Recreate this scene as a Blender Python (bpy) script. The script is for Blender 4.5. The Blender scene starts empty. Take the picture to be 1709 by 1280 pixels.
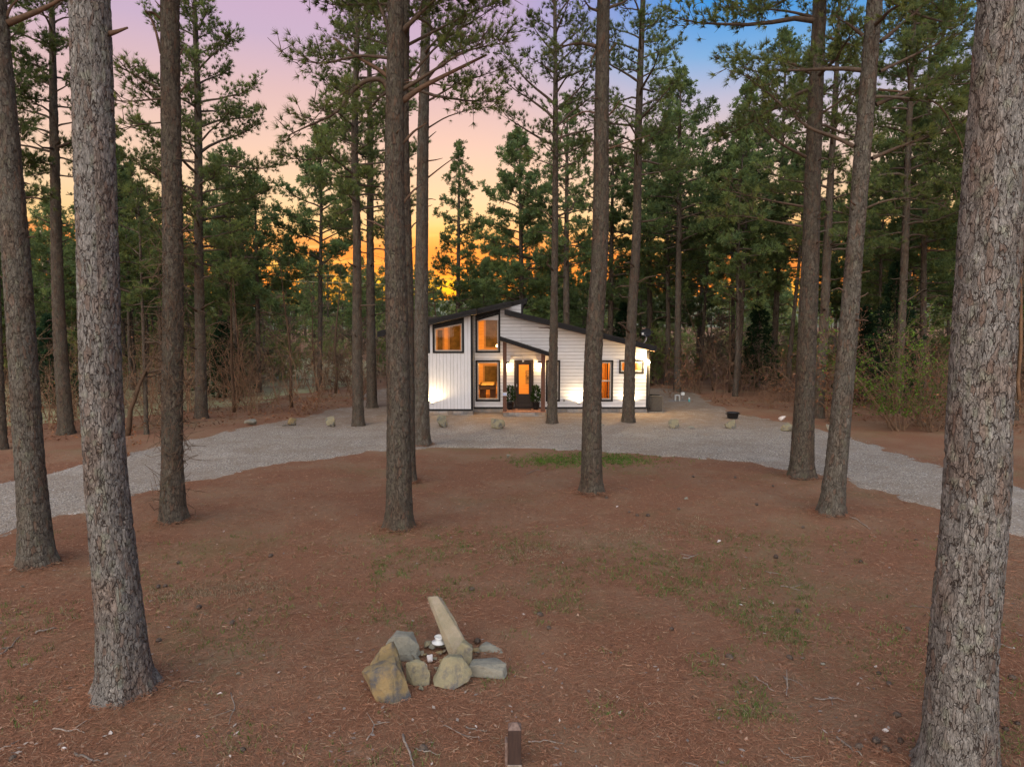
import bpy, bmesh, math, random
import numpy as np
from mathutils import Vector, Matrix, noise as mnoise
from mathutils.geometry import delaunay_2d_cdt

random.seed(7)
SC = bpy.context.scene
COL = SC.collection
R = math.radians

# ------------------------------------------------------------------ camera
CAM_H, PITCH, FPX = 4.1, R(5.02), 1139.0
cam = bpy.data.cameras.new('camera')
cam.sensor_width = 36.0
cam.lens = 24.0
cam.clip_end = 3000
camo = bpy.data.objects.new('camera', cam)
COL.objects.link(camo)
camo.location = (0, 0, CAM_H)
camo.rotation_euler = (math.pi / 2 - PITCH, 0, 0)
SC.camera = camo

# ------------------------------------------------------------------ sky
def srgb(r, g, b):
    f = lambda c: (c / 255) / 12.92 if c / 255 <= .04045 else ((c / 255 + .055) / 1.055) ** 2.4
    return (f(r), f(g), f(b), 1)

world = bpy.data.worlds.new('World')
SC.world = world
world.use_nodes = True
wt = world.node_tree
for n in list(wt.nodes):
    wt.nodes.remove(n)
def WN(t, **k):
    n = wt.nodes.new(t)
    for a, b in k.items():
        setattr(n, a, b)
    return n
wl = wt.links.new
tc = WN('ShaderNodeTexCoord')
sep = WN('ShaderNodeSeparateXYZ')
wl(tc.outputs['Generated'], sep.inputs[0])
def wramp(stops):
    r = WN('ShaderNodeValToRGB')
    el = r.color_ramp.elements
    while len(el) < len(stops):
        el.new(.5)
    for e, (p, c) in zip(el, stops):
        e.position = p
        e.color = c
    wl(sep.outputs['Z'], r.inputs[0])
    return r
rl = wramp([(0, srgb(255, 168, 44)), (.07, srgb(255, 182, 66)), (.12, srgb(253, 202, 126)), (.17, srgb(250, 208, 164)),
            (.235, srgb(238, 198, 178)), (.30, srgb(222, 184, 184)), (.36, srgb(200, 172, 198)), (.44, srgb(202, 164, 198)), (.6, srgb(150, 160, 206)), (1, srgb(140, 165, 208))])
rr = wramp([(0, srgb(255, 166, 44)), (.07, srgb(255, 182, 66)), (.12, srgb(253, 200, 120)), (.17, srgb(246, 204, 160)),
            (.235, srgb(226, 194, 184)), (.29, srgb(190, 184, 206)), (.34, srgb(118, 170, 220)), (.40, srgb(14, 142, 222)), (.6, srgb(50, 140, 214)), (1, srgb(110, 155, 210))])
mx = WN('ShaderNodeMapRange', interpolation_type='SMOOTHSTEP')
mx.inputs[1].default_value = -.08
mx.inputs[2].default_value = .27
wl(sep.outputs['X'], mx.inputs[0])
mixlr = WN('ShaderNodeMix', data_type='RGBA')
wl(mx.outputs[0], mixlr.inputs[0]); wl(rl.outputs[0], mixlr.inputs[6]); wl(rr.outputs[0], mixlr.inputs[7])
# streaky sunset clouds low over the horizon
mp = WN('ShaderNodeMapping')
mp.inputs['Scale'].default_value = (3.0, 3.0, 26.0)
wl(tc.outputs['Generated'], mp.inputs[0])
nz = WN('ShaderNodeTexNoise')
nz.inputs['Scale'].default_value = 1.5
nz.inputs['Detail'].default_value = 5
wl(mp.outputs[0], nz.inputs[0])
crp = WN('ShaderNodeValToRGB')
crp.color_ramp.elements[0].position = .42
crp.color_ramp.elements[1].position = .54
wl(nz.outputs[0], crp.inputs[0])
band = WN('ShaderNodeMapRange', interpolation_type='SMOOTHSTEP')
band.inputs[1].default_value = .15
band.inputs[2].default_value = .095
wl(sep.outputs['Z'], band.inputs[0])
ml = WN('ShaderNodeMath', operation='MULTIPLY')
wl(crp.outputs[0], ml.inputs[0]); wl(band.outputs[0], ml.inputs[1])
mixc = WN('ShaderNodeMix', data_type='RGBA')
wl(ml.outputs[0], mixc.inputs[0]); wl(mixlr.outputs[2], mixc.inputs[6])
mixc.inputs[7].default_value = srgb(252, 128, 44)
# golden core of the sunset straight ahead, a little left of the house
gl = WN('ShaderNodeVectorMath', operation='DOT_PRODUCT')
wl(tc.outputs['Generated'], gl.inputs[0])
gd = Vector((-.10, 1, .03)).normalized()
gl.inputs[1].default_value = gd
glr = WN('ShaderNodeMapRange', interpolation_type='SMOOTHSTEP')
glr.inputs[1].default_value = .991
glr.inputs[2].default_value = 1.0
glr.inputs[4].default_value = .75
wl(gl.outputs['Value'], glr.inputs[0])
inv = WN('ShaderNodeMath', operation='SUBTRACT'); inv.inputs[0].default_value = 1
wl(ml.outputs[0], inv.inputs[1])
glm = WN('ShaderNodeMath', operation='MULTIPLY')
wl(glr.outputs[0], glm.inputs[0]); wl(inv.outputs[0], glm.inputs[1])
mixg = WN('ShaderNodeMix', data_type='RGBA')
wl(glm.outputs[0], mixg.inputs[0]); wl(mixc.outputs[2], mixg.inputs[6])
mixg.inputs[7].default_value = srgb(255, 205, 20)
FILL_AZ, FILL_EL = R(194), R(33)     # added soft fill from behind the camera, standing in for sky glow
sky = WN('ShaderNodeTexSky', sky_type='NISHITA')
sky.sun_disc = False
sky.sun_elevation = R(1.0)
sky.sun_rotation = R(-5)           # where the sun went down: ahead, a little left of the house
bg1 = WN('ShaderNodeBackground'); bg1.inputs[1].default_value = .292
bg2 = WN('ShaderNodeBackground'); bg2.inputs[1].default_value = .012
wl(mixg.outputs[2], bg1.inputs[0]); wl(sky.outputs[0], bg2.inputs[0])
addw = WN('ShaderNodeAddShader')
wl(bg1.outputs[0], addw.inputs[0]); wl(bg2.outputs[0], addw.inputs[1])
wout = WN('ShaderNodeOutputWorld')
wl(addw.outputs[0], wout.inputs[0])

sl = bpy.data.lights.new('fill_sun', 'SUN')  # broad fill lamp added opposite the sunset to brighten the clearing
sl.energy = 1.5
sl.angle = R(95)
sl.color = (1.0, .955, .885)
so = bpy.data.objects.new('fill_sun', sl)
COL.objects.link(so)
so.location = (0, -10, 30)
sd = Vector((math.sin(FILL_AZ) * math.cos(FILL_EL), math.cos(FILL_AZ) * math.cos(FILL_EL), math.sin(FILL_EL)))
so.rotation_euler = sd.to_track_quat('Z', 'Y').to_euler()

vs = SC.view_settings
vs.view_transform = 'Standard'
vs.look = 'None'
vs.gamma = 1
vs.exposure = 1.78
vs.use_curve_mapping = False
cy = SC.cycles
cy.use_denoising = True
cy.use_adaptive_sampling = True
cy.adaptive_threshold = .02
cy.max_bounces = 5
cy.diffuse_bounces = 2
cy.glossy_bounces = 2
cy.transmission_bounces = 4
cy.transparent_max_bounces = 8
cy.sample_clamp_indirect = 4

# ------------------------------------------------------------------ helpers
CP, SP = math.cos(PITCH), math.sin(PITCH)
def ray(x, y):
    u, v = (x - 854.5) / FPX, (640 - y) / FPX
    return u, CP + v * SP, -SP + v * CP
def P(x, y, z=0.0):
    """point at height z seen at photo position (x, y): survey of the site"""
    dx, dy, dz = ray(x, y)
    t = (z - CAM_H) / dz
    return np.array((dx * t, dy * t, z))
def W(x, y, Y):
    dx, dy, dz = ray(x, y)
    t = Y / dy
    return dx * t, CAM_H + dz * t
def depth(X, Y, Z):
    return Y * CP - (Z - CAM_H) * SP
def vnoise(x, y, seed=0):
    xi, yi = np.floor(x).astype(np.int64), np.floor(y).astype(np.int64)
    fx, fy = x - xi, y - yi
    fx, fy = fx * fx * (3 - 2 * fx), fy * fy * (3 - 2 * fy)
    h = lambda a, b: hash2(a, b, seed)
    return (h(xi, yi) * (1 - fx) + h(xi + 1, yi) * fx) * (1 - fy) + (h(xi, yi + 1) * (1 - fx) + h(xi + 1, yi + 1) * fx) * fy
def hash2(a, b, seed=0):
    n = (a * 374761393 + b * 668265263 + seed * 974711) & 0x7fffffff
    n = ((n ^ (n >> 13)) * 1274126177) & 0x7fffffff
    n = ((n ^ (n >> 15)) * 1911520717) & 0x7fffffff
    return ((n ^ (n >> 16)) & 0xffff) / 65535.0
def nrm(a):
    return a / np.maximum(np.linalg.norm(a, axis=-1, keepdims=True), 1e-9)

def new_mesh(name, V, Q=None, T=None, smooth=False, col=None):
    me = bpy.data.meshes.new(name)
    V = np.asarray(V, np.float32)
    nq = 0 if Q is None else len(Q)
    nt = 0 if T is None else len(T)
    me.vertices.add(len(V))
    me.vertices.foreach_set('co', V.ravel())
    idx = []
    if nq: idx.append(np.asarray(Q, np.int32).ravel())
    if nt: idx.append(np.asarray(T, np.int32).ravel())
    idx = np.concatenate(idx)
    me.loops.add(len(idx))
    me.loops.foreach_set('vertex_index', idx)
    me.polygons.add(nq + nt)
    st = np.concatenate([np.arange(nq) * 4, nq * 4 + np.arange(nt) * 3]).astype(np.int32)
    me.polygons.foreach_set('loop_start', st)
    if smooth:
        me.polygons.foreach_set('use_smooth', np.ones(nq + nt, bool))
    if col is not None:
        a = me.color_attributes.new('Col', 'FLOAT_COLOR', 'POINT')
        c = np.ones((len(V), 4), np.float32)
        c[:, :3] = col
        a.data.foreach_set('color', c.ravel())
    me.update(calc_edges=True)
    return me

def link(name, me, m=None, parent=None, keep=True):
    o = bpy.data.objects.new(name, me)
    COL.objects.link(o)
    if m is not None and me is not None and not me.materials:
        me.materials.append(m)
    if parent is not None:
        o.parent = parent
        if keep:
            # parts are modelled in place; only a root empty has an offset of its own
            if parent.parent is None:
                o.matrix_parent_inverse = Matrix.Translation(-Vector(parent.location))
    return o
def tag(o, label, cat, group=None):
    o['label'] = label
    o['category'] = cat
    if group: o['group'] = group
    return o
def struct(o):
    o['kind'] = 'structure'
    return o
def stuff(o, label, cat=None):
    o['kind'] = 'stuff'
    o['label'] = label
    if cat: o['category'] = cat
    return o
def thing(name, label, cat, loc, group=None):
    o = bpy.data.objects.new(name, None)
    COL.objects.link(o)
    o.location = loc
    o.empty_display_size = .3
    return tag(o, label, cat, group)

class Geo:
    def __init__(s):
        s.V, s.Q, s.T, s.C, s.n = [], [], [], [], 0
    def add(s, V, Q=None, T=None, col=(1, 1, 1)):
        V = np.asarray(V, float)
        s.V.append(V)
        if Q is not None and len(Q): s.Q.append(np.asarray(Q, np.int64) + s.n)
        if T is not None and len(T): s.T.append(np.asarray(T, np.int64) + s.n)
        c = np.asarray(col, float)
        s.C.append(np.broadcast_to(c, (len(V), 3)) if c.ndim == 1 else c)
        s.n += len(V)
    def tube(s, pts, rad, n=6, col=(1, 1, 1), cap=True):
        pts = np.asarray(pts, float)
        rad = np.broadcast_to(np.asarray(rad, float), (len(pts),))
        t = nrm(np.gradient(pts, axis=0))
        ref = np.array((0, 0, 1.0)) if abs(t[:, 2]).mean() < .8 else np.array((1.0, 0, 0))
        a = nrm(np.cross(t, ref)); b = np.cross(t, a)
        th = np.arange(n) * 2 * math.pi / n
        V = pts[:, None] + rad[:, None, None] * (np.cos(th)[None, :, None] * a[:, None] + np.sin(th)[None, :, None] * b[:, None])
        m = len(pts)
        i, j = np.meshgrid(np.arange(m - 1), np.arange(n), indexing='ij')
        Q = np.stack([i * n + j, i * n + (j + 1) % n, (i + 1) * n + (j + 1) % n, (i + 1) * n + j], -1).reshape(-1, 4)
        V = V.reshape(-1, 3)
        T = []
        if cap:
            k = (m - 1) * n
            T = [[k, k + q, k + q + 1] for q in range(1, n - 1)] + [[0, q + 1, q] for q in range(1, n - 1)]
        s.add(V, Q, T, col)
    def twigs(s, A, B, r0, r1, col=(1, 1, 1)):
        A, B = np.asarray(A, float), np.asarray(B, float)
        N = len(A)
        if not N: return
        t = nrm(B - A)
        ref = np.where(np.abs(t[:, 2:3]) < .9, np.array([[0, 0, 1.0]]), np.array([[1.0, 0, 0]]))
        a = nrm(np.cross(t, ref)); b = np.cross(t, a)
        r0 = np.broadcast_to(np.asarray(r0, float), (N,)); r1 = np.broadcast_to(np.asarray(r1, float), (N,))
        V = np.zeros((N, 6, 3))
        for k in range(3):
            d = math.cos(k * 2.0944) * a + math.sin(k * 2.0944) * b
            V[:, k] = A + d * r0[:, None]
            V[:, 3 + k] = B + d * r1[:, None]
        f = np.array([[0, 1, 4, 3], [1, 2, 5, 4], [2, 0, 3, 5]])
        Q = (np.arange(N)[:, None, None] * 6 + f[None]).reshape(-1, 4)
        c = np.asarray(col, float)
        if c.ndim == 2: c = np.repeat(c, 6, axis=0)
        s.add(V.reshape(-1, 3), Q, None, c)
    def ribbons(s, rng, A, B, w, col=(1, 1, 1)):
        A, B = np.asarray(A, float), np.asarray(B, float)
        sd_ = nrm(np.cross(B - A, rng.normal(0, 1, A.shape))) * np.broadcast_to(np.asarray(w, float), (len(A),))[:, None]
        V = np.stack([A - sd_, A + sd_, B + sd_ * .5, B - sd_ * .5], 1).reshape(-1, 3)
        s.add(V, np.arange(len(V)).reshape(-1, 4), None, col)
    def needles(s, rng, Pn, D, k, L, w, spread, col):
        Pn, D = np.asarray(Pn, float), nrm(np.asarray(D, float))
        N = len(Pn)
        if not N: return
        p = np.repeat(Pn, k, axis=0)
        d = nrm(np.repeat(D, k, axis=0) + rng.normal(0, spread, (N * k, 3)))
        l = L * rng.uniform(.6, 1.15, (N * k, 1))
        side = nrm(np.cross(d, rng.normal(0, 1, (N * k, 3)))) * w
        p = p - d * l * .12
        if w < .02: V = np.stack([p - side * .75, p + side * .75, p + d * l], 1).reshape(-1, 3)
        else: V = np.stack([p - side * .2, p + d * l + side * .75, p + d * l * .86 - side * .75], 1).reshape(-1, 3)
        T = np.arange(N * k * 3).reshape(-1, 3)
        s.add(V, None, T, np.repeat(np.repeat(col, k, axis=0), 3, axis=0))
    def mesh(s, name, smooth=False, colours=True):
        V = np.concatenate(s.V)
        Q = np.concatenate(s.Q) if s.Q else None
        T = np.concatenate(s.T) if s.T else None
        return new_mesh(name, V, Q, T, smooth, np.concatenate(s.C) if colours else None)

# ------------------------------------------------------------------ materials
def mat(name, c1, c2=None, scale=5, rough=.8, bump=0, bscale=None, rand=0, attr=False, stretch=(1, 1, 1), detail=6, spec=.3,
        metal=0, emit=None, emit_s=0, c3=None, s3=1.0, lo=.35, hi=.65, space='Object', bdist=.02):
    m = bpy.data.materials.new(name)
    m.use_nodes = True
    t = m.node_tree
    b = t.nodes['Principled BSDF']
    L = t.links.new
    N = t.nodes.new
    b.inputs['Roughness'].default_value = rough
    b.inputs['Specular IOR Level'].default_value = spec
    b.inputs['Metallic'].default_value = metal
    if space == 'World':
        vec = N('ShaderNodeNewGeometry').outputs['Position']
    else:
        vec = N('ShaderNodeTexCoord').outputs['Object']
    mpn = N('ShaderNodeMapping'); mpn.inputs['Scale'].default_value = stretch
    L(vec, mpn.inputs[0])
    vec = mpn.outputs[0]
    def noi(sc, det=detail):
        n = N('ShaderNodeTexNoise'); n.inputs['Scale'].default_value = sc; n.inputs['Detail'].default_value = det
        n.inputs['Roughness'].default_value = .62
        L(vec, n.inputs[0]); return n.outputs[0]
    def ramp(src, lo, hi):
        r = N('ShaderNodeMapRange'); r.inputs[1].default_value = lo; r.inputs[2].default_value = hi
        L(src, r.inputs[0]); return r.outputs[0]
    col = None
    rgb = N('ShaderNodeRGB'); rgb.outputs[0].default_value = (*c1, 1); col = rgb.outputs[0]
    def mix(a, fac, c):
        q = N('ShaderNodeMix'); q.data_type = 'RGBA'
        L(fac, q.inputs[0]); L(a, q.inputs[6]); q.inputs[7].default_value = (*c, 1); return q.outputs[2]
    if c2: col = mix(col, ramp(noi(scale), lo, hi), c2)
    if c3: col = mix(col, ramp(noi(s3), .45, .65), c3)
    if attr:
        a = N('ShaderNodeAttribute'); a.attribute_name = 'Col'
        q = N('ShaderNodeMix'); q.data_type = 'RGBA'; q.blend_type = 'MULTIPLY'; q.inputs[0].default_value = 1
        L(col, q.inputs[6]); L(a.outputs['Color'], q.inputs[7]); col = q.outputs[2]
    if rand:
        oi = N('ShaderNodeObjectInfo')
        r = N('ShaderNodeMapRange'); r.inputs[3].default_value = 1 - rand; r.inputs[4].default_value = 1 + rand
        L(oi.outputs['Random'], r.inputs[0])
        h = N('ShaderNodeHueSaturation'); L(r.outputs[0], h.inputs['Value']); L(col, h.inputs['Color']); col = h.outputs[0]
    L(col, b.inputs['Base Color'])
    if bump:
        bn = N('ShaderNodeBump'); bn.inputs['Strength'].default_value = bump; bn.inputs['Distance'].default_value = bdist
        L(noi(bscale or scale * 2), bn.inputs['Height']); L(bn.outputs[0], b.inputs['Normal'])
    if emit:
        b.inputs['Emission Color'].default_value = (*emit, 1); b.inputs['Emission Strength'].default_value = emit_s
    return m

def bark_mat():
    m = bpy.data.materials.new('pine_bark'); m.use_nodes = True
    t = m.node_tree; b = t.nodes['Principled BSDF']; L = t.links.new; N = t.nodes.new
    b.inputs['Roughness'].default_value = .95; b.inputs['Specular IOR Level'].default_value = .1
    vec = N('ShaderNodeTexCoord').outputs['Object']
    def noi(v, s, det=5, rough=.6):
        n = N('ShaderNodeTexNoise'); n.inputs['Scale'].default_value = s; n.inputs['Detail'].default_value = det; n.inputs['Roughness'].default_value = rough
        L(v, n.inputs[0]); return n
    mp_ = N('ShaderNodeMapping'); mp_.inputs['Scale'].default_value = (1, 1, .28); L(vec, mp_.inputs[0])
    wn = noi(mp_.outputs[0], 11, 4)
    sc_ = N('ShaderNodeVectorMath'); sc_.operation = 'MULTIPLY_ADD'; sc_.inputs[1].default_value = (.11, .11, .11)
    L(wn.outputs['Color'], sc_.inputs[0]); L(mp_.outputs[0], sc_.inputs[2])
    def vor(scale, feat):
        v = N('ShaderNodeTexVoronoi'); v.feature = feat; v.inputs['Scale'].default_value = scale; L(sc_.outputs[0], v.inputs[0]); return v
    e1 = vor(25, 'DISTANCE_TO_EDGE'); c1 = vor(25, 'F1'); e2 = vor(58, 'DISTANCE_TO_EDGE')
    def mr(s, lo, hi, a=0, bb=1, sm=False):
        r = N('ShaderNodeMapRange'); r.inputs[1].default_value = lo; r.inputs[2].default_value = hi; r.inputs[3].default_value = a; r.inputs[4].default_value = bb
        if sm: r.interpolation_type = 'SMOOTHSTEP'
        L(s, r.inputs[0]); return r.outputs[0]
    def math_(op, a, b_):
        q = N('ShaderNodeMath'); q.operation = op
        for i_, v in enumerate((a, b_)):
            if isinstance(v, (int, float)): q.inputs[i_].default_value = v
            else: L(v, q.inputs[i_])
        return q.outputs[0]
    # cracks of uneven width
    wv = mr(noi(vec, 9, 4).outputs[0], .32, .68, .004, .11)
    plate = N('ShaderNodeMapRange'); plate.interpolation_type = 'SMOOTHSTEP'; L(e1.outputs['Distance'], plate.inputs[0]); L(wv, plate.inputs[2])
    flake = mr(e2.outputs['Distance'], 0, .10)
    at_ = N('ShaderNodeAttribute'); at_.attribute_name = 'Col'
    sp = N('ShaderNodeSeparateColor'); L(c1.outputs['Color'], sp.inputs[0])
    fine = noi(mp_.outputs[0], 75, 4).outputs[0]
    k = math_('MULTIPLY', mr(sp.outputs[0], 0, 1, .84, 1.12), mr(fine, .25, .75, .62, 1.34))
    k = math_('MULTIPLY', k, mr(flake, 0, 1, .80, 1.05))
    k = math_('MULTIPLY', k, mr(noi(mp_.outputs[0], 13, 5, .7).outputs[0], .3, .7, .68, 1.28))
    h = N('ShaderNodeHueSaturation'); L(at_.outputs['Color'], h.inputs['Color']); L(k, h.inputs['Value'])
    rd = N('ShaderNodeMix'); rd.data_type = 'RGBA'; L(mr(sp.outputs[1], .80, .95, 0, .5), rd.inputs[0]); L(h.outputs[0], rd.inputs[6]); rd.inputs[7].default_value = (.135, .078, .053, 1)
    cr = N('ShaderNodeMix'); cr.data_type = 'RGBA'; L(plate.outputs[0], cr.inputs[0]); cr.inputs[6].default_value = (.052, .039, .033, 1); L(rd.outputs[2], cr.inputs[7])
    L(cr.outputs[2], b.inputs['Base Color'])
    hh = math_('ADD', math_('MULTIPLY', plate.outputs[0], 1.0), math_('ADD', math_('MULTIPLY', flake, .25), math_('ADD', math_('MULTIPLY', sp.outputs[2], .3), math_('MULTIPLY', fine, .35))))
    bn = N('ShaderNodeBump'); bn.inputs['Strength'].default_value = .9; bn.inputs['Distance'].default_value = .022
    L(hh, bn.inputs['Height']); L(bn.outputs[0], b.inputs['Normal'])
    return m

def leaf_mat(name, c, trans=.3):
    m = bpy.data.materials.new(name); m.use_nodes = True
    t = m.node_tree; L = t.links.new; N = t.nodes.new
    for n in list(t.nodes): t.nodes.remove(n)
    a = N('ShaderNodeAttribute'); a.attribute_name = 'Col'
    q = N('ShaderNodeMix'); q.data_type = 'RGBA'; q.blend_type = 'MULTIPLY'; q.inputs[0].default_value = 1
    q.inputs[6].default_value = (*c, 1); L(a.outputs['Color'], q.inputs[7])
    oi = N('ShaderNodeObjectInfo')
    r = N('ShaderNodeMapRange'); r.inputs[3].default_value = .82; r.inputs[4].default_value = 1.2
    L(oi.outputs['Random'], r.inputs[0])
    h = N('ShaderNodeHueSaturation'); L(r.outputs[0], h.inputs['Value']); L(q.outputs[2], h.inputs['Color'])
    d = N('ShaderNodeBsdfDiffuse'); tr = N('ShaderNodeBsdfTranslucent'); ms = N('ShaderNodeMixShader'); ms.inputs[0].default_value = trans
    L(h.outputs[0], d.inputs[0]); L(h.outputs[0], tr.inputs[0]); L(d.outputs[0], ms.inputs[1]); L(tr.outputs[0], ms.inputs[2])
    o = N('ShaderNodeOutputMaterial'); L(ms.outputs[0], o.inputs[0])
    return m

def ground_mat():
    m = bpy.data.materials.new('pine_straw'); m.use_nodes = True
    t = m.node_tree; b = t.nodes['Principled BSDF']; L = t.links.new; N = t.nodes.new
    b.inputs['Roughness'].default_value = .95; b.inputs['Specular IOR Level'].default_value = .1
    g = N('ShaderNodeNewGeometry').outputs['Position']
    def noi(s, det=8, rough=.65, dist=0):
        n = N('ShaderNodeTexNoise'); n.inputs['Scale'].default_value = s; n.inputs['Detail'].default_value = det
        n.inputs['Roughness'].default_value = rough; n.inputs['Distortion'].default_value = dist; L(g, n.inputs[0]); return n.outputs[0]
    def mr(s, lo, hi, a=0, bb=1):
        r = N('ShaderNodeMapRange'); r.inputs[1].default_value = lo; r.inputs[2].default_value = hi; r.inputs[3].default_value = a; r.inputs[4].default_value = bb
        L(s, r.inputs[0]); return r.outputs[0]
    def mix(a, f, c):
        q = N('ShaderNodeMix'); q.data_type = 'RGBA'; L(f, q.inputs[0])
        if isinstance(a, tuple): q.inputs[6].default_value = a
        else: L(a, q.inputs[6])
        q.inputs[7].default_value = c; return q.outputs[2]
    c = mix((.26, .126, .070, 1), mr(noi(55), .36, .66), (.145, .070, .042, 1))
    c = mix(c, mr(noi(3.1), .45, .7, 0, .7), (.185, .094, .056, 1))
    c = mix(c, mr(noi(90, 3), .62, .76, 0, .5), (.32, .195, .125, 1))
    c = mix(c, mr(noi(.45, 8), .44, .68, 0, .75), (.24, .16, .098, 1))
    c = mix(c, mr(noi(.30, 9, .72), .52, .68, 0, .55), (.145, .132, .06, 1))
    L(c, b.inputs['Base Color'])
    bn = N('ShaderNodeBump'); bn.inputs['Strength'].default_value = .9; bn.inputs['Distance'].default_value = .035
    L(noi(38, 6, .7, .6), bn.inputs['Height']); L(bn.outputs[0], b.inputs['Normal'])
    return m

def gravel_mat():
    m = bpy.data.materials.new('gravel'); m.use_nodes = True
    t = m.node_tree; b = t.nodes['Principled BSDF']; L = t.links.new; N = t.nodes.new
    b.inputs['Roughness'].default_value = .9; b.inputs['Specular IOR Level'].default_value = .2
    g = N('ShaderNodeNewGeometry').outputs['Position']
    v = N('ShaderNodeTexVoronoi'); v.inputs['Scale'].default_value = 36; L(g, v.inputs[0])
    sp = N('ShaderNodeSeparateColor'); L(v.outputs['Color'], sp.inputs[0])
    r = N('ShaderNodeValToRGB'); e = r.color_ramp.elements
    cols = [(0, (.10, .085, .068, 1)), (.25, (.225, .19, .152, 1)), (.5, (.315, .27, .218, 1)), (.75, (.225, .178, .13, 1)), (.93, (.40, .345, .28, 1)), (1, (.46, .425, .385, 1))]
    while len(e) < len(cols): e.new(.5)
    for q, (p_, c_) in zip(e, cols): q.position = p_; q.color = c_
    L(sp.outputs[0], r.inputs[0])
    def noi(s, det=7):
        n = N('ShaderNodeTexNoise'); n.inputs['Scale'].default_value = s; n.inputs['Detail'].default_value = det; n.inputs['Roughness'].default_value = .65; L(g, n.inputs[0]); return n.outputs[0]
    def mr(s, lo, hi, a=0, bb=1):
        q = N('ShaderNodeMapRange'); q.inputs[1].default_value = lo; q.inputs[2].default_value = hi; q.inputs[3].default_value = a; q.inputs[4].default_value = bb
        L(s, q.inputs[0]); return q.outputs[0]
    def mix(a, f, c):
        q = N('ShaderNodeMix'); q.data_type = 'RGBA'; L(f, q.inputs[0]); L(a, q.inputs[6]); q.inputs[7].default_value = c; return q.outputs[2]
    c = mix(r.outputs[0], mr(noi(.8), .42, .66, 0, .7), (.205, .155, .112, 1))
    c = mix(c, mr(noi(.35), .55, .75, 0, .6), (.41, .36, .30, 1))
    # straw and leaves blown over the parking area next to the house
    sy = N('ShaderNodeSeparateXYZ'); L(g, sy.inputs[0])
    near = mr(sy.outputs['Y'], 25.5, 28.5, 0, 1)
    nm = N('ShaderNodeMath'); nm.operation = 'MULTIPLY'; L(near, nm.inputs[0]); L(mr(noi(2.2), .36, .60, .25, .85), nm.inputs[1])
    c = mix(c, nm.outputs[0], (.185, .122, .078, 1))
    L(c, b.inputs['Base Color'])
    bn = N('ShaderNodeBump'); bn.inputs['Strength'].default_value = .8; bn.inputs['Distance'].default_value = .02
    L(v.outputs['Distance'], bn.inputs['Height']); bn.invert = True
    L(bn.outputs[0], b.inputs['Normal'])
    return m

def glass_mat():
    m = bpy.data.materials.new('window_glass'); m.use_nodes = True
    t = m.node_tree; L = t.links.new; N = t.nodes.new
    for n in list(t.nodes): t.nodes.remove(n)
    tr = N('ShaderNodeBsdfTransparent'); gl = N('ShaderNodeBsdfGlossy'); gl.inputs['Roughness'].default_value = .03
    ms = N('ShaderNodeMixShader'); fr = N('ShaderNodeFresnel'); fr.inputs[0].default_value = 1.22
    L(fr.outputs[0], ms.inputs[0]); L(tr.outputs[0], ms.inputs[1]); L(gl.outputs[0], ms.inputs[2])
    o = N('ShaderNodeOutputMaterial'); L(ms.outputs[0], o.inputs[0])
    return m

M = {}
M['ground'] = ground_mat()
M['gravel'] = gravel_mat()
M['glass'] = glass_mat()
M['meadow'] = mat('meadow_grass', (.20, .20, .085), (.30, .25, .14), 1.2, .95, .6, 20, c3=(.16, .11, .06), s3=.35, space='World')
M['hill'] = mat('wooded_hill', (.10, .115, .065), (.14, .14, .085), .06, .95, 1, .12, space='World')
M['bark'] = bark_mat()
M['farbark'] = mat('far_pine_bark', (.155, .115, .092), (.075, .055, .045), 9, .95, .8, 16, attr=True, spec=.1, stretch=(1, 1, .3), rand=.25, bdist=.05)
M['limb'] = mat('limb_bark', (.072, .055, .043), (.115, .085, .063), 12, .95, .5, 30, attr=True, spec=.1, stretch=(1, 1, 1))
M['needle'] = leaf_mat('pine_needles', (1, 1, 1), .5)
M['leaf'] = leaf_mat('leaf', (1, 1, 1), .3)
M['twig'] = mat('bare_twigs', (.175, .122, .085), (.115, .08, .058), 3, .95, attr=True, spec=.1, space='World')
M['litter'] = leaf_mat('litter', (1, 1, 1), .12)
M['white'] = mat('white_painted_board', (.53, .53, .55), (.47, .468, .475), 6, .55, .12, 60, rand=.055, stretch=(.5, 1, 4))
M['whitev'] = mat('white_painted_vertical_board', (.54, .54, .56), (.49, .49, .50), 5, .55, .12, 60, rand=.04, stretch=(4, 1, .5))
M['black'] = mat('black_trim', (.008, .008, .009), (.014, .013, .013), 6, .6, .1, 40, spec=.2)
M['roof'] = mat('dark_metal_roof', (.028, .022, .020), (.05, .037, .03), 4, .6, .15, 20, spec=.2)
M['soffit'] = mat('wood_soffit', (.32, .19, .10), (.24, .14, .07), 5, .7, .2, 30, stretch=(.3, 3, 1))
M['sash'] = mat('grey_window_sash', (.33, .30, .27), (.27, .25, .23), 9, .5)
M['post'] = mat('stained_post', (.115, .050, .028), (.075, .032, .020), 14, .65, .3, 40, stretch=(2, 2, .25), rand=.1)
M['deck'] = mat('deck_board', (.36, .17, .095), (.26, .12, .07), 10, .7, .2, 30, stretch=(3, .3, 1), rand=.15)
M['stone'] = mat('foundation_stone', (.26, .235, .21), (.17, .165, .165), 7, .9, .6, 22, rand=.3, c3=(.33, .24, .16), s3=1.6)
M['mortar'] = mat('mortar', (.19, .18, .165), (.13, .12, .11), 20, .95)
M['doorw'] = mat('dark_door_wood', (.030, .018, .013), (.018, .011, .009), 10, .45, .2, 40, stretch=(3, 1, .3))
M['pinew'] = mat('interior_pine_plank', (.60, .33, .115), (.48, .25, .08), 5, .6, .1, 30, stretch=(.4, 1, 4), rand=.1)
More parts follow.
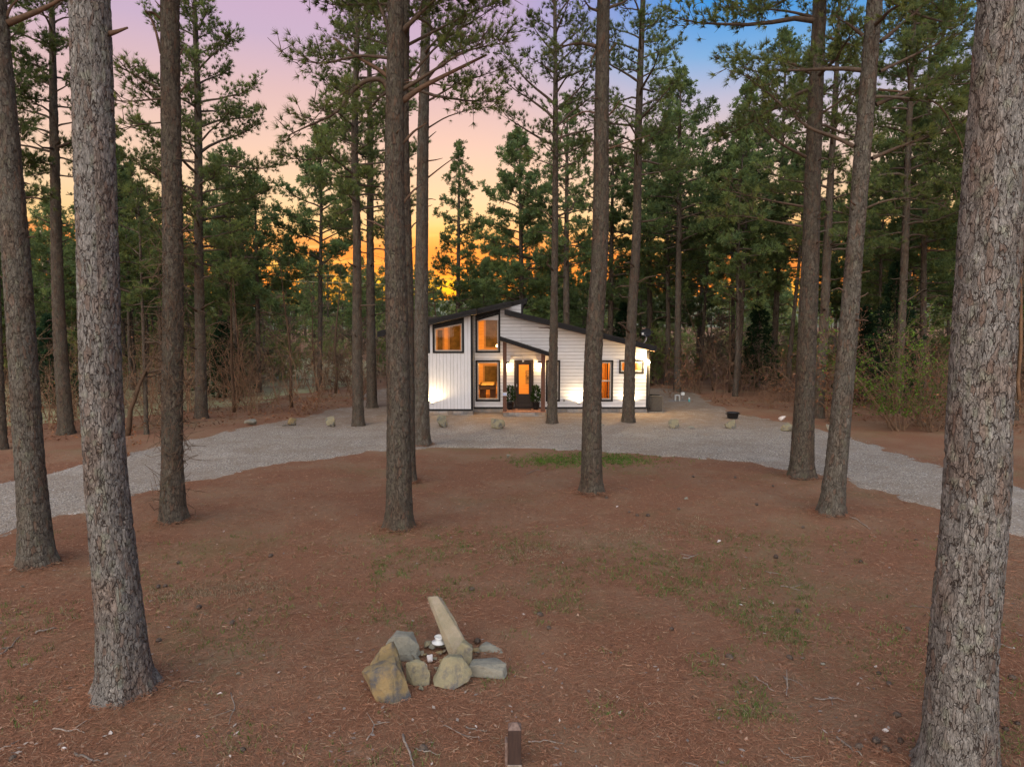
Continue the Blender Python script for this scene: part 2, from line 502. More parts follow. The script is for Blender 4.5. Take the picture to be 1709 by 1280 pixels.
M['pinef'] = mat('interior_floor', (.40, .24, .12), (.30, .17, .08), 5, .45, stretch=(1, .3, 1))
M['darkpane'] = mat('dark_window_view', (.05, .035, .012), (.12, .08, .03), 2, .6, spec=.1)
M['metal'] = mat('grey_metal', (0.240, 0.232, 0.224), (0.192, 0.184, 0.176), 8, .5, .1, 30, metal=.3)
M['acbody'] = mat('taupe_condenser', (.105, .092, .078), (.085, .074, .064), 8, .6)
M['pot'] = mat('black_pot', (.010, .010, .011), (.016, .016, .016), 12, .4)
M['plastic'] = mat('white_plastic', (0.560, 0.560, 0.544), (0.480, 0.480, 0.464), 12, .5)
M['cyan'] = mat('teal_cap', (.10, .36, .36), (.08, .30, .30), 9, .5)
M['dish'] = mat('dark_dish', (.012, .012, .014), (.02, .02, .022), 9, .75, spec=.15)
M['steel'] = mat('galvanised_steel', (.46, .46, .46), (.38, .38, .38), 15, .4, metal=.7)
M['bulb'] = mat('warm_bulb', (1, .8, .5), rough=.5, emit=(1, .66, .28), emit_s=22)
M['flood'] = mat('flood_bulb', (1, .85, .6), rough=.5, emit=(1, .74, .40), emit_s=90)
M['rock'] = mat('drive_rock', (0.184, 0.160, 0.116), (0.264, 0.228, 0.160), 3.5, .9, .8, 14, rand=.2, c3=(.10, .095, .085), s3=2.5)
M['rockm'] = mat('mossy_sandstone', (0.188, 0.168, 0.104), (0.288, 0.232, 0.128), 4.5, .9, .9, 26, c3=(.075, .075, .078), s3=5.5, lo=.4, hi=.7)
M['rocky'] = mat('ochre_sandstone', (0.232, 0.164, 0.076), (0.160, 0.124, 0.064), 5, .9, .9, 26, c3=(.07, .07, .072), s3=6.5)
M['rockg'] = mat('grey_green_stone', (0.172, 0.160, 0.124), (0.240, 0.220, 0.168), 5, .9, .9, 26, c3=(.12, .118, .10), s3=4)
M['sheath'] = mat('wall_sheathing', (.20, .19, .185), (.16, .155, .15), 6, .9)
M['rockp'] = mat('pale_sandstone', (.245, .200, .132), (.185, .160, .102), 4, .9, .9, 26, c3=(.30, .24, .175), s3=3)
M['quartz'] = mat('white_quartz', (0.576, 0.528, 0.496), (0.440, 0.376, 0.336), 14, .8, .4, 30)
M['cone'] = mat('pine_cone', (.075, .055, .044), (.14, .105, .08), 40, .9, .8, 60)
M['stick'] = mat('grey_stick', (0.240, 0.200, 0.164), (0.144, 0.112, 0.088), 25, .9, .5, 60, rand=.25)
M['oldwood'] = mat('weathered_end_grain', (.19, .13, .105), (.11, .07, .055), 25, .9, .4, 60)
M['oldpost'] = mat('dark_timber', (.060, .034, .025), (.036, .021, .017), 14, .75, .4, 50, stretch=(2, 2, .25))
M['pole'] = mat('pole_wood', (.42, .30, .19), (.30, .21, .13), 4, .9)
M['wire'] = mat('wire', (.35, .30, .18), (.30, .26, .16), 4, .6)
M['felt'] = mat('table_felt', (.34, .26, .12), (.30, .22, .10), 20, .95)
M['paper'] = mat('dark_print', (.05, .04, .035), (.35, .24, .14), 7, .8)
M['blue'] = mat('blue_sign', (.05, .12, .42), (.5, .55, .7), 30, .5)
M['tub'] = mat('black_tub', (.010, .010, .012), (.02, .02, .02), 12, .45)

# ------------------------------------------------------------------ ground, drive, meadow, hills
def gz(x, y):
    x, y = np.asarray(x, float), np.asarray(y, float)
    d = np.hypot(x, y)
    w = np.clip((d - 2) / 6, 0, 1)
    far = np.clip((d - 70) / 160, 0, 1)
    return (vnoise(x * .9 + 40, y * .9 + 3, 5) - .5) * .05 * w + (vnoise(x * .28, y * .28, 6) - .5) * .05 * w + far * (vnoise(x * .012, y * .012, 8)) * 3.0
MOUNDS = [P(*q) for q in ((65, 945), (207, 1160), (290, 875), (667, 885), (682, 806), (704, 745), (987, 825), (1338, 800), (1387, 860), (1597, 1302))]
_gz0 = gz
def gz(x, y):
    z = _gz0(x, y)
    for m_ in MOUNDS:
        z = z + .07 * np.exp(-((np.asarray(x, float) - m_[0]) ** 2 + (np.asarray(y, float) - m_[1]) ** 2) / .38)
    return z
def axis(lo, hi, flo, fhi, step):
    fine = np.arange(flo, fhi + 1e-6, step)
    def out(a, b):
        r, s, q = [], step, a
        while q < b:
            s *= 1.22; q += s; r.append(min(q, b))
        return np.array(r)
    up = out(fhi, hi)
    dn = -out(-flo, -lo)[::-1]
    return np.concatenate([dn, fine, up])
gx, gy = axis(-900, 900, -22, 22, .28), axis(-120, 1000, 2, 40, .28)
X, Y = np.meshgrid(gx, gy, indexing='ij')
V = np.stack([X, Y, gz(X, Y)], -1).reshape(-1, 3)
ni, nj = X.shape
i, j = np.meshgrid(np.arange(ni - 1), np.arange(nj - 1), indexing='ij')
Q = np.stack([i * nj + j, (i + 1) * nj + j, (i + 1) * nj + j + 1, i * nj + j + 1], -1).reshape(-1, 4)
struct(link('ground', new_mesh('ground', V, Q, None, True), M['ground']))

def pt_in(poly, x, y):
    poly = np.asarray(poly); inside = np.zeros(x.shape, bool)
    x0, y0 = poly[-1]
    for x1, y1 in poly:
        c = ((y1 > y) != (y0 > y))
        with np.errstate(divide='ignore', invalid='ignore'):
            xi = (x0 - x1) * (y - y1) / (y0 - y1) + x1
        inside ^= c & (x < xi)
        x0, y0 = x1, y1
    return inside
def ground_sheet(name, pix, m, lift, jit=.10, seg=.25, world_pts=None, seed=3):
    pts = [P(*q)[:2] for q in pix] if world_pts is None else [np.array(q) for q in world_pts]
    rng = np.random.default_rng(seed)
    # smooth (Catmull-Rom) closed outline with a ragged edge
    n = len(pts); out = []
    for k in range(n):
        p0, p1, p2, p3 = pts[k - 1], pts[k], pts[(k + 1) % n], pts[(k + 2) % n]
        ns = max(2, int(np.linalg.norm(p2 - p1) / seg))
        for s in np.arange(ns) / ns:
            out.append(.5 * (2 * p1 + (p2 - p0) * s + (2 * p0 - 5 * p1 + 4 * p2 - p3) * s * s + (3 * p1 - p0 - 3 * p2 + p3) * s ** 3))
    out = np.array(out)
    a = np.arange(len(out))
    out = out + np.stack([vnoise(a * .55, a * 0., seed) - .5, vnoise(a * .55, a * 0. + 9, seed) - .5], -1) * 2 * jit + rng.uniform(-.3, .3, out.shape) * jit
    # fill the outline with a constrained triangulation whose inner points follow the ground
    lo, hi = out.min(0), out.max(0)
    st = max(.38, (hi - lo).max() / 130)
    X_, Y_ = np.meshgrid(np.arange(lo[0], hi[0], st), np.arange(lo[1], hi[1], st), indexing='ij')
    X_, Y_ = X_.ravel() + .01, Y_.ravel() + .013
    k_ = pt_in(out, X_, Y_)
    vs_ = [Vector(map(float, p)) for p in out] + [Vector((float(a_), float(b_))) for a_, b_ in zip(X_[k_], Y_[k_])]
    n0 = len(out)
    r = delaunay_2d_cdt(vs_, [], [list(range(n0))], 1, 1e-5)
    co = np.array([tuple(v) for v in r[0]])
    V = np.column_stack([co, gz(co[:, 0], co[:, 1]) + lift])
    V[:n0, 2] -= lift + .012        # the rim feathers out into the soil
    F = []
    for f in r[2]:
        (x0, y0), (x1, y1), (x2, y2) = co[f[0]], co[f[1]], co[f[2]]
        F.append(f if (x1 - x0) * (y2 - y0) - (x2 - x0) * (y1 - y0) > 0 else [f[0], f[2], f[1]])
    me = new_mesh(name, V, None, F, True)
    return struct(link(name, me, m)), out
inner = [(-260, 968), (-120, 925), (0, 893), (80, 868), (150, 853), (215, 835), (310, 807), (400, 790), (500, 772), (600, 758), (700, 751), (830, 748),
         (950, 751), (1080, 758), (1200, 768), (1300, 783), (1400, 801), (1470, 822), (1540, 845), (1610, 865), (1709, 890), (1850, 930)]
outer = [(1850, 850), (1709, 818), (1640, 799), (1570, 779), (1500, 757), (1430, 735), (1360, 716), (1290, 701), (1225, 688), (1190, 672), (1150, 655), (1080, 648),
         (660, 648), (600, 672), (540, 686), (480, 699), (420, 711), (350, 724), (300, 739), (210, 761), (150, 776), (80, 791), (0, 806), (-120, 830), (-260, 862)]
_, DRIVE = ground_sheet('gravel_drive', inner + outer, M['gravel'], .024, jit=.24)
ground_sheet('meadow', None, M['meadow'], .02, jit=.8, seg=1.2, world_pts=[(-13, 36), (-16, 30), (-22, 27), (-30, 24), (-60, 22), (-90, 60), (-60, 95), (-20, 80), (-11, 55)], seed=11)
_gx, _gy = np.meshgrid(np.arange(-30, 30, .06), np.arange(8, 46, .06), indexing='ij')
DRIVE_MAP = pt_in(DRIVE, _gx.ravel(), _gy.ravel()).reshape(_gx.shape)
def on_drive(x, y):
    i_ = np.floor((np.asarray(x) + 30) / .06).astype(int); j_ = np.floor((np.asarray(y) - 8) / .06).astype(int)
    ok = (i_ >= 0) & (j_ >= 0) & (i_ < DRIVE_MAP.shape[0]) & (j_ < DRIVE_MAP.shape[1])
    return ok & DRIVE_MAP[np.clip(i_, 0, DRIVE_MAP.shape[0] - 1), np.clip(j_, 0, DRIVE_MAP.shape[1] - 1)]

# low wooded hills closing the view
for k, (ay, amp, seed) in enumerate([(520, 17, 21), (760, 34, 33)]):
    xs = np.linspace(-900, 900, 121)
    rows = []
    for yy, f in ((ay - 120, 0), (ay - 60, .5), (ay, .9), (ay + 60, 1.0), (ay + 140, .4)):
        rows.append(np.stack([xs, np.full_like(xs, yy), -2 + f * amp * (.55 + .6 * vnoise(xs * .006 + yy * .001, xs * 0, seed) + .10 * vnoise(xs * .12, xs * 0 + yy, seed))], -1))
    V = np.array(rows); a, b_ = V.shape[:2]
    i, j = np.meshgrid(np.arange(a - 1), np.arange(b_ - 1), indexing='ij')
    Q = np.stack([i * b_ + j, i * b_ + j + 1, (i + 1) * b_ + j + 1, (i + 1) * b_ + j], -1).reshape(-1, 4)
    struct(link('hill', new_mesh('hill', V.reshape(-1, 3), Q, None, True), M['hill']))
#PART2
# ------------------------------------------------------------------ the house
YW, YL, YB = 31.0, 30.25, 39.0        # recessed front wall, projecting left block, back wall
def solid(name, verts, faces, m, parent, bev=0.0, smooth=False):
    me = bpy.data.meshes.new(name)
    me.from_pydata([tuple(map(float, v)) for v in verts], [], [tuple(map(int, f)) for f in faces])
    bm = bmesh.new(); bm.from_mesh(me)
    bmesh.ops.remove_doubles(bm, verts=bm.verts, dist=1e-5)
    bmesh.ops.recalc_face_normals(bm, faces=bm.faces)
    if bev:
        bmesh.ops.bevel(bm, geom=bm.edges[:], offset=bev, segments=1, affect='EDGES', clamp_overlap=True)
    bm.to_mesh(me); bm.free()
    return link(name, me, m, parent)
def boxv(x0, x1, y0, y1, z0, z1):
    return [(x, y, z) for x in (x0, x1) for y in (y0, y1) for z in (z0, z1)]
BF = [(0, 1, 3, 2), (4, 6, 7, 5), (0, 4, 5, 1), (2, 3, 7, 6), (0, 2, 6, 4), (1, 5, 7, 3)]
def box(name, x0, x1, y0, y1, z0, z1, m, parent, bev=0.0):
    return solid(name, boxv(x0, x1, y0, y1, z0, z1), BF, m, parent, bev)
def multibox(name, boxes, m, parent):
    v, f = [], []
    for b in boxes:
        k = len(v); v += boxv(*b); f += [tuple(i + k for i in q) for q in BF]
    me = bpy.data.meshes.new(name); me.from_pydata(v, [], f); me.update()
    bm = bmesh.new(); bm.from_mesh(me); bmesh.ops.recalc_face_normals(bm, faces=bm.faces); bm.to_mesh(me); bm.free()
    return link(name, me, m, parent)
def extr(poly, y0, y1):
    n = len(poly)
    v = [(x, y0, z) for x, z in poly] + [(x, y1, z) for x, z in poly]
    f = [tuple(range(n)), tuple(range(2 * n - 1, n - 1, -1))] + [(i, (i + 1) % n, n + (i + 1) % n, n + i) for i in range(n)]
    return v, f
def prism(name, poly, y0, y1, m, parent, bev=0.0):
    v, f = extr(poly, y0, y1)
    return solid(name, v, f, m, parent, bev)
def ring(name, po, pi, y0, y1, m, parent):
    v, f = [], []
    for k in range(4):
        q = [po[k], po[(k + 1) % 4], pi[(k + 1) % 4], pi[k]]
        vv, ff = extr(q, y0, y1)
        f += [tuple(i + len(v) for i in a) for a in ff]; v += vv
    me = bpy.data.meshes.new(name); me.from_pydata(v, [], f)
    bm = bmesh.new(); bm.from_mesh(me); bmesh.ops.recalc_face_normals(bm, faces=bm.faces); bm.to_mesh(me); bm.free()
    return link(name, me, m, parent)
def inset(q, t):
    (x0, z0), (x1, z1), (x2, z2), (x3, z3) = q       # bl, br, tr, tl
    s = (z2 - z3) / (x2 - x3)
    return [(x0 + t, z0 + t), (x1 - t, z1 + t), (x2 - t, z2 - t * (1 + abs(s) * .1) - s * t), (x3 + t, z3 - t * (1 + abs(s) * .1) + s * t)]
def clip(poly, a, b, c):                              # keep a*x+b*z<=c
    out = []
    for k in range(len(poly)):
        p, q = poly[k - 1], poly[k]
        dp, dq = a * p[0] + b * p[1] - c, a * q[0] + b * q[1] - c
        if (dp <= 0) != (dq <= 0):
            t = dp / (dp - dq); out.append((p[0] + t * (q[0] - p[0]), p[1] + t * (q[1] - p[1])))
        if dq <= 0: out.append(q)
    return out

hx = lambda px, Y=YW: W(px, 600, Y)[0]
hz = lambda py, Y=YW: W(860, py, Y)[1]
house = thing('cabin', 'white modern cabin with black trim and opposing shed roofs in the clearing', 'house', (hx(870), 33.0, 0.0))
YR = 30.5
def line(pa, pb):
    (xa, za), (xb, zb) = W(*pa, YR), W(*pb, YR)
    s = (zb - za) / (xb - xa)
    return lambda x: za + s * (x - xa)
topL = line((686, 541.5), (853, 502.5))
topR = line((842, 516.5), (1094, 578.0))
TH = .24
botL = lambda x: topL(x) - TH * .98
botR = lambda x: topR(x) - TH * .98
xL, xC, xP, xE = hx(650, YL), hx(788.5, YL), hx(872), hx(1081.5)
zs0, zs1 = hz(682), hz(679)                           # dark skirt band
# roofs
def slab(name, xa, xb, f, y0, y1, th, parent, m):
    return prism(name, [(xa, f(xa)), (xb, f(xb)), (xb, f(xb) - th), (xa, f(xa) - th)], y0, y1, m, parent)
rfl = slab('roof', hx(636, YR), hx(796, YR), topL, YL - .50, YB + .5, TH, house, M['roof'])
slab('roof_panel', hx(796, YR), hx(853, YR), topL, YW - .55, YB + .5, TH, rfl, M['roof'])
slab('roof_panel', hx(853, YR), hx(881, YR), topL, YW + .9, YB + .5, TH, rfl, M['roof'])
rfr = slab('roof', xP + .012, hx(1095, YR), topR, YW + .003, YB + .5, TH, house, M['roof'])
slab('roof_panel', hx(842, YR), hx(1095, YR), topR, YW - .55, YW, TH, rfr, M['roof'])
def fascia(xa, xb, f, y, parent):
    for d0, d1, p in ((-.012, .10, .055), (.103, .235, .030)):
        prism('fascia', [(xa, f(xa) - d1), (xb, f(xb) - d1), (xb, f(xb) - d0), (xa, f(xa) - d0)], y - p, y - .002, M['black'], parent)
fascia(hx(636, YR), hx(796.4, YR), topL, YL - .50, rfl)
fascia(hx(796.4, YR) - .02, hx(853.5, YR), topL, YW - .55, rfl)
fascia(hx(853.5, YR), hx(881, YR), topL, YW + .9, rfl)
fascia(hx(842, YR), hx(1095, YR), topR, YW - .55, rfr)
prism('soffit', [(hx(842, YR), botR(hx(842, YR)) - .012), (hx(1095, YR), botR(hx(1095, YR)) - .012), (hx(1095, YR), botR(hx(1095, YR)) - .002), (hx(842, YR), botR(hx(842, YR)) - .002)], YW - .54, YW - .004, M['soffit'], rfr)
# roof ribs
for k in range(14):
    yy = YW + .3 + k * .6
    prism('roof_rib', [(xP + .3, topR(xP + .3) + .001), (hx(1093, YR), topR(hx(1093, YR)) + .001), (hx(1093, YR), topR(hx(1093, YR)) + .035), (xP + .3, topR(xP + .3) + .035)], yy, yy + .05, M['roof'], rfr)

# openings: (quad bl,br,tr,tl) outer trim in X,Z
def quad(pa, pb, bot, ta, tb, Y):
    xa, xb = hx(pa, Y), hx(pb, Y)
    return [(xa, hz(bot, Y)), (xb, hz(bot, Y)), (xb, hz(tb, Y)), (xa, hz(ta, Y))]
wins = {
    'up_mid': (quad(793.5, 835, 589, 533, 521.5, YW), YW, 'tall slant-topped window above the black framed lower window'),
    'low_mid': (quad(793.5, 835, 670, 601, 601, YW), YW, 'tall window showing the billiard table'),
    'A': (quad(911, 935, 670, 601, 601, YW), YW, 'narrow window right of the porch'),
    'B': (quad(999, 1023.5, 670, 601, 601, YW), YW, 'narrow window left of the small high window'),
    'C': (quad(1033, 1075, 623.5, 600.5, 600.5, YW), YW, 'small wide window under the right eave'),
    'l1': (quad(722.5, 774.5, 589.5, 546, 536, YL), YL, 'slant-topped window in the left block'),
    'l0': (quad(668, 718, 589.5, 558, 549, YL), YL, 'lower slant-topped window at the far left'),
}
door = (quad(858, 890.5, 679.2, 601, 601, YW), YW)
def wall_backing(name, xa, xb, top, ops, y0, y1, m, zb=0.0, extra=()):
    cuts = sorted({xa, xb, *extra, *[o[0][0] for o in ops], *[o[1][0] for o in ops]})
    v, f = [], []
    for a, b in zip(cuts[:-1], cuts[1:]):
        if b - a < 1e-4: continue
        mid = (a + b) / 2
        o_ = sorted([o for o in ops if o[0][0] < mid < o[1][0]], key=lambda o: o[0][1])
        z = zb
        segs = []
        for o in o_:
            segs.append([(a, z), (b, z), (b, o[0][1]), (a, o[0][1])])
            s = (o[2][1] - o[3][1]) / (o[2][0] - o[3][0])
            z = o
        if z is zb:
            segs.append([(a, zb), (b, zb), (b, top(b, mid)), (a, top(a, mid))])
        else:
            # stack properly
            segs = []; zl = (zb, zb)
            for o in o_:
                segs.append([(a, zl[0]), (b, zl[1]), (b, o[0][1]), (a, o[0][1])])
                s = (o[2][1] - o[3][1]) / (o[2][0] - o[3][0])
                zl = (o[3][1] + s * (a - o[3][0]), o[3][1] + s * (b - o[3][0]))
            segs.append([(a, zl[0]), (b, zl[1]), (b, top(b, mid)), (a, top(a, mid))])
        for q in segs:
            vv, ff = extr(q, y0, y1)
            f += [tuple(i + len(v) for i in t) for t in ff]; v += vv
    me = bpy.data.meshes.new(name); me.from_pydata(v, [], f)
    bm = bmesh.new(); bm.from_mesh(me); bmesh.ops.recalc_face_normals(bm, faces=bm.faces); bm.to_mesh(me); bm.free()
    return link(name, me, m, house)
def topW(x, mid):
    return botL(x) if mid < xP else botR(x)
def shrink(q, t=.04): return inset(q, t)
ops_w = [shrink(wins[k][0]) for k in ('up_mid', 'low_mid', 'A', 'B', 'C')] + [shrink(door[0])]
ops_l = [shrink(wins[k][0]) for k in ('l1', 'l0')]
front = wall_backing('front_wall', xC - .3, xE, topW, ops_w, YW, YW + .14, M['sheath'], 0.05, (xP,))
left = wall_backing('left_block_wall', xL, xC, lambda x, m: botL(x), ops_l, YL, YL + .14, M['sheath'], 0.05)
box('return_wall', xC - .14, xC - .002, YL + .142, YW - .002, .05, botL(xC - .14) - .01, M['white'], house)
box('left_side_wall', xL + .002, xL + .14, YL + .142, YB, .05, botL(xL) - .01, M['white'], house)
box('right_side_wall', xE - .14, xE - .002, YW + .142, YB, .05, botR(xE) - .01, M['white'], house)
prism('clerestory_wall', [(xP - .12, botR(xP) - .3), (xP, botR(xP) - .3), (xP, botL(xP) - .005), (xP - .12, botL(xP - .12) - .005)], YW + .143, YB, M['white'], house)
# horizontal boards
def boards_h(xa, xb, z0, z1, step, ops, Y, parent, top, m):
    n = int(math.ceil((z1 - z0) / step))
    for k in range(n):
        za, zb = z0 + k * step, z0 + (k + 1) * step - .017
        cut = [(xa, xb)]
        for o in ops:
            oz0, oz1 = o[0][1], min(o[2][1], o[3][1])
            if min(zb, oz1) - max(za, oz0) > .5 * (zb - za) * .9:
                nc = []
                for a, b in cut:
                    if o[1][0] <= a or o[0][0] >= b: nc.append((a, b)); continue
                    if o[0][0] > a: nc.append((a, o[0][0]))
                    if o[1][0] < b: nc.append((o[1][0], b))
                cut = nc
        for a, b in cut:
            # long runs get a butt joint
            js = [a, b]
            if b - a > 2.6: js = [a, a + (b - a) * random.uniform(.35, .65), b]
            for q0, q1 in zip(js[:-1], js[1:]):
                poly = [(q0 + .0015, za), (q1 - .0015, za), (q1 - .0015, zb), (q0 + .0015, zb)]
                for side in top: poly = clip(poly, *side)
                if len(poly) < 3 or max(p[1] for p in poly) - min(p[1] for p in poly) < .01: continue
                e = random.uniform(0, .004)
                prism('siding_board', poly, Y - .026 - e, Y - .002, m, parent)
def half(f, x0):                                       # z <= f(x) as a*x+b*z<=c
    s = f(x0 + 1) - f(x0)
    return (-s, 1, f(x0) - s * x0)
hL, hR = half(botL, xC), half(botR, xP)
sel = [o for o in ops_w]
boards_h(xC + .06, xP - .07, zs1, botL(xP), .158, sel, YW, front, [hL, (0, 1, 99)], M['white'])
boards_h(xP - .068, xE - .07, zs1, botR(xP), .158, sel, YW, front, [hR], M['white'])
# vertical boards on the left block
n = int((xC - xL - .2) / .155)
for k in range(n + 1):
    a = xL + .07 + k * .155; b = min(a + .145, xC - .075)
    if b - a < .03: continue
    z = zs1; segs = []
    mid = (a + b) / 2
    for o in sorted(ops_l, key=lambda o: o[0][0]):
        if o[0][0] < mid < o[1][0]:
            segs.append((z, o[0][1])); z = None
    if z is not None: segs.append((z, 99))
    for z0, z1 in segs:
        poly = clip([(a, z0), (b, z0), (b, z1), (a, z1)], *hL)
        prism('siding_board', poly, YL - .024 - random.uniform(0, .004), YL - .002, M['whitev'], left)
# skirt band, corner trims
box('skirt_trim', xC + .001, xE + .02, YW - .045, YW - .003, zs0, zs1, M['black'], front)
box('skirt_trim', xL - .02, xC + .02, YL - .045, YL - .003, zs0, zs1, M['black'], left)
box('corner_trim', xC - .075, xC + .03, YL - .040, YL - .003, zs1 + .001, botL(xC) - .01, M['black'], left)
box('corner_trim', xL - .03, xL + .07, YL - .040, YL - .003, zs1 + .001, botL(xL) - .02, M['black'], left)
box('corner_trim', xE - .07, xE + .03, YW - .040, YW - .003, zs1 + .001, botR(xE) - .02, M['black'], front)
prism('corner_trim', [(xP - .068, botR(xP) + .26), (xP + .03, botR(xP) + .24), (xP + .03, botL(xP) - .004), (xP - .068, botL(xP) - .004)], YW - .040, YW - .003, M['black'], front)
# black header panels over slanted windows, up to the roof
for kx, Y, par, f in (('up_mid', YW, front, botL), ('l1', YL, left, botL), ('l0', YL, left, botL)):
    q = wins[kx][0]
    prism('header_panel', [(q[3][0], q[3][1] + .002), (q[2][0], q[2][1] + .002), (q[2][0], f(q[2][0]) - .004), (q[3][0], f(q[3][0]) - .004)], Y - .036, Y - .003, M['black'], par)
for kx, (q, Y, lab) in wins.items():
    t1 = .085
    w = ring('window', inset(q, t1), inset(q, t1 + .055), Y - .012, Y + .09, M['sash'], house)
    w['label'] = lab
    ring('window_trim', q, inset(q, t1 - .002), Y - .050, Y + .02, M['black'], w)
    pin = inset(q, t1 + .050)
    prism('pane', pin, Y + .035, Y + .041, M['glass'], w)
    if kx in ('A', 'B'):
        zc = (q[0][1] + q[2][1]) / 2
        box('meeting_rail', pin[0][0], pin[1][0], Y - .005, Y + .03, zc - .03, zc + .03, M['sash'], w)
# door
q = door[0]
dfr = ring('door', q, inset(q, .11), YW - .055, YW + .10, M['doorw'], house)
dfr['label'] = 'dark wooden front door with a tall glass light'
di = inset(q, .112)
g0, g1 = hx(866), hx(882.6); gz0, gz1 = hz(657.5), hz(608.8)
ring('door_leaf', di, [(g0, gz0), (g1, gz0), (g1, gz1), (g0, gz1)], YW + .01, YW + .055, M['doorw'], dfr)
prism('pane', [(g0 - .01, gz0 - .01), (g1 + .01, gz0 - .01), (g1 + .01, gz1 + .01), (g0 - .01, gz1 + .01)], YW + .028, YW + .034, M['glass'], dfr)
ring('glazing_bead', [(g0 - .03, gz0 - .03), (g1 + .03, gz0 - .03), (g1 + .03, gz1 + .03), (g0 - .03, gz1 + .03)], [(g0, gz0), (g1, gz0), (g1, gz1), (g0, gz1)], YW - .006, YW + .009, M['doorw'], dfr)
ring('raised_panel', [(g0, di[0][1] + .12), (g1, di[0][1] + .12), (g1, gz0 - .12), (g0, gz0 - .12)], [(g0 + .05, di[0][1] + .17), (g1 - .05, di[0][1] + .17), (g1 - .05, gz0 - .17), (g0 + .05, gz0 - .17)], YW - .010, YW + .009, M['doorw'], dfr)
box('keypad_lock', hx(861.6), hx(863), YW - .03, YW + .009, hz(645.5), hz(641), M['steel'], dfr)
box('handle', hx(861.8), hx(862.9), YW - .06, YW + .009, hz(652.5), hz(647), M['black'], dfr)

# stone foundation, one stone at a time
def foundation(xa, xb, Y, z1, seed):
    rng = random.Random(seed)
    base = box('stone_foundation', xa, xb, Y - .012, Y + .3, -.15, z1, M['mortar'], house)
    z = -.05
    hs = []
    while z < z1 - .02:
        h = rng.uniform(.085, .15)
        if z + h > z1 - .06: h = z1 - z - .004
        hs.append((z, h)); z += h
    for z, h in hs:
        x = xa
        while x < xb - .01:
            w = min(rng.uniform(.16, .58), xb - x)
            if xb - (x + w) < .12: w = xb - x
            p = rng.uniform(.045, .085)
            box('stone', x + .006, x + w - .006, Y - p, Y - .013, z + .006, z + h - .006, M['stone'], base, .008)
            x += w
foundation(xL, xC + .02, YL + .02, zs0 - .004, 5)
foundation(xC + .03, xE, YW + .02, zs0 - .004, 8)

# porch
YD = 29.75
dzt = hz(684.0, 30.4)
pxa, pxb = hx(838.5, YD), hx(911.5, YD)
porch = box('porch_floor', pxa + .03, pxb - .03, YD + .05, YW - .09, .02, dzt - .04, M['mortar'], house)
x = pxa; k = 0
while x < pxb - .02:
    b = min(x + .142, pxb)
    box('deck_plank', x + .003, b - .003, YD, YW - .095, dzt - .038, dzt + random.uniform(-.002, .002), M['deck'], porch, .004)
    x += .142
rng_ = random.Random(4)
for z, h in ((-.03, .12), (.09, dzt - .045 - .09)):
    x = pxa + .02
    while x < pxb - .03:
        w = min(rng_.uniform(.2, .5), pxb - .02 - x)
        box('stone', x + .005, x + w - .005, YD + .012 - rng_.uniform(0, .02), YD + .048, z + .005, z + h - .005, M['stone'], porch, .008)
        x += w
YF = 29.55
topP = line((833.4, 561.5), (925, 590.5))
_xa, _za = W(833.4, 562.0, YF); _xb, _zb = W(926, 591.5, YF)
topP = lambda x: _za + (_zb - _za) / (_xb - _xa) * (x - _xa)
pr = slab('porch_roof', _xa, _xb, topP, YF, YW - .055, .16, house, M['roof'])
for d0, d1, p in ((-.012, .07, .05), (.073, .155, .028)):
    prism('fascia', [(_xa, topP(_xa) - d1), (_xb, topP(_xb) - d1), (_xb, topP(_xb) - d0), (_xa, topP(_xa) - d0)], YF - p, YF - .002, M['black'], pr)
prism('soffit', [(_xa, topP(_xa) - .175), (_xb, topP(_xb) - .175), (_xb, topP(_xb) - .163), (_xa, topP(_xa) - .163)], YF + .01, YW - .06, M['soffit'], pr)
for pa, pb in ((839.2, 845.6), (903.3, 910)):
    a, b = hx(pa, YD), hx(pb, YD)
    ps = prism('porch_post', [(a, dzt + .003), (b, dzt + .003), (b, topP(b) - .178), (a, topP(a) - .178)], YD + .03, YD + .03 + (b - a), M['post'], house)
    if pa < 850:
        sg = box('yard_sign', a - .01, b + .01, YD + .012, YD + .028, hz(660.5, YD), hz(655, YD), M['plastic'], ps)
        box('sign_print', a + .01, b - .01, YD + .008, YD + .011, hz(659.6, YD), hz(656.6, YD), M['blue'], sg)
box('doormat', hx(864, 30.6), hx(886, 30.6), 30.35, 30.75, dzt + .004, dzt + .02, M['post'], house)

def light(name, typ, loc, e, col, parent=house, **k):
    l = bpy.data.lights.new(name, typ); l.energy = e; l.color = col
    for a, b in k.items(): setattr(l, a, b)
    o = bpy.data.objects.new(name, l); COL.objects.link(o); o.location = loc
    return o
WARM = (1, .62, .26)
for px, py in ((847.6, 610), (900.7, 609)):
    x, z = hx(px), hz(py)
    lamp = box('wall_lamp', x - .055, x + .055, YW - .05, YW - .028, z - .02, z + .17, M['black'], house)
    box('lamp_cap', x - .065, x + .065, YW - .19, YW - .052, z + .10, z + .15, M['black'], lamp)
    me = bpy.data.meshes.new('bulb'); bm = bmesh.new(); bmesh.ops.create_uvsphere(bm, u_segments=12, v_segments=8, radius=.055); bm.to_mesh(me); bm.free()
    bu = link('bulb', me, M['bulb'], None); bu.location = (x, YW - .125, z + .02); bu.scale = (1, 1, 1.35)
    bu.parent = lamp
    light('wall_lamp_light', 'POINT', (x, YW - .20, z - .02), 12, WARM, shadow_soft_size=.06)
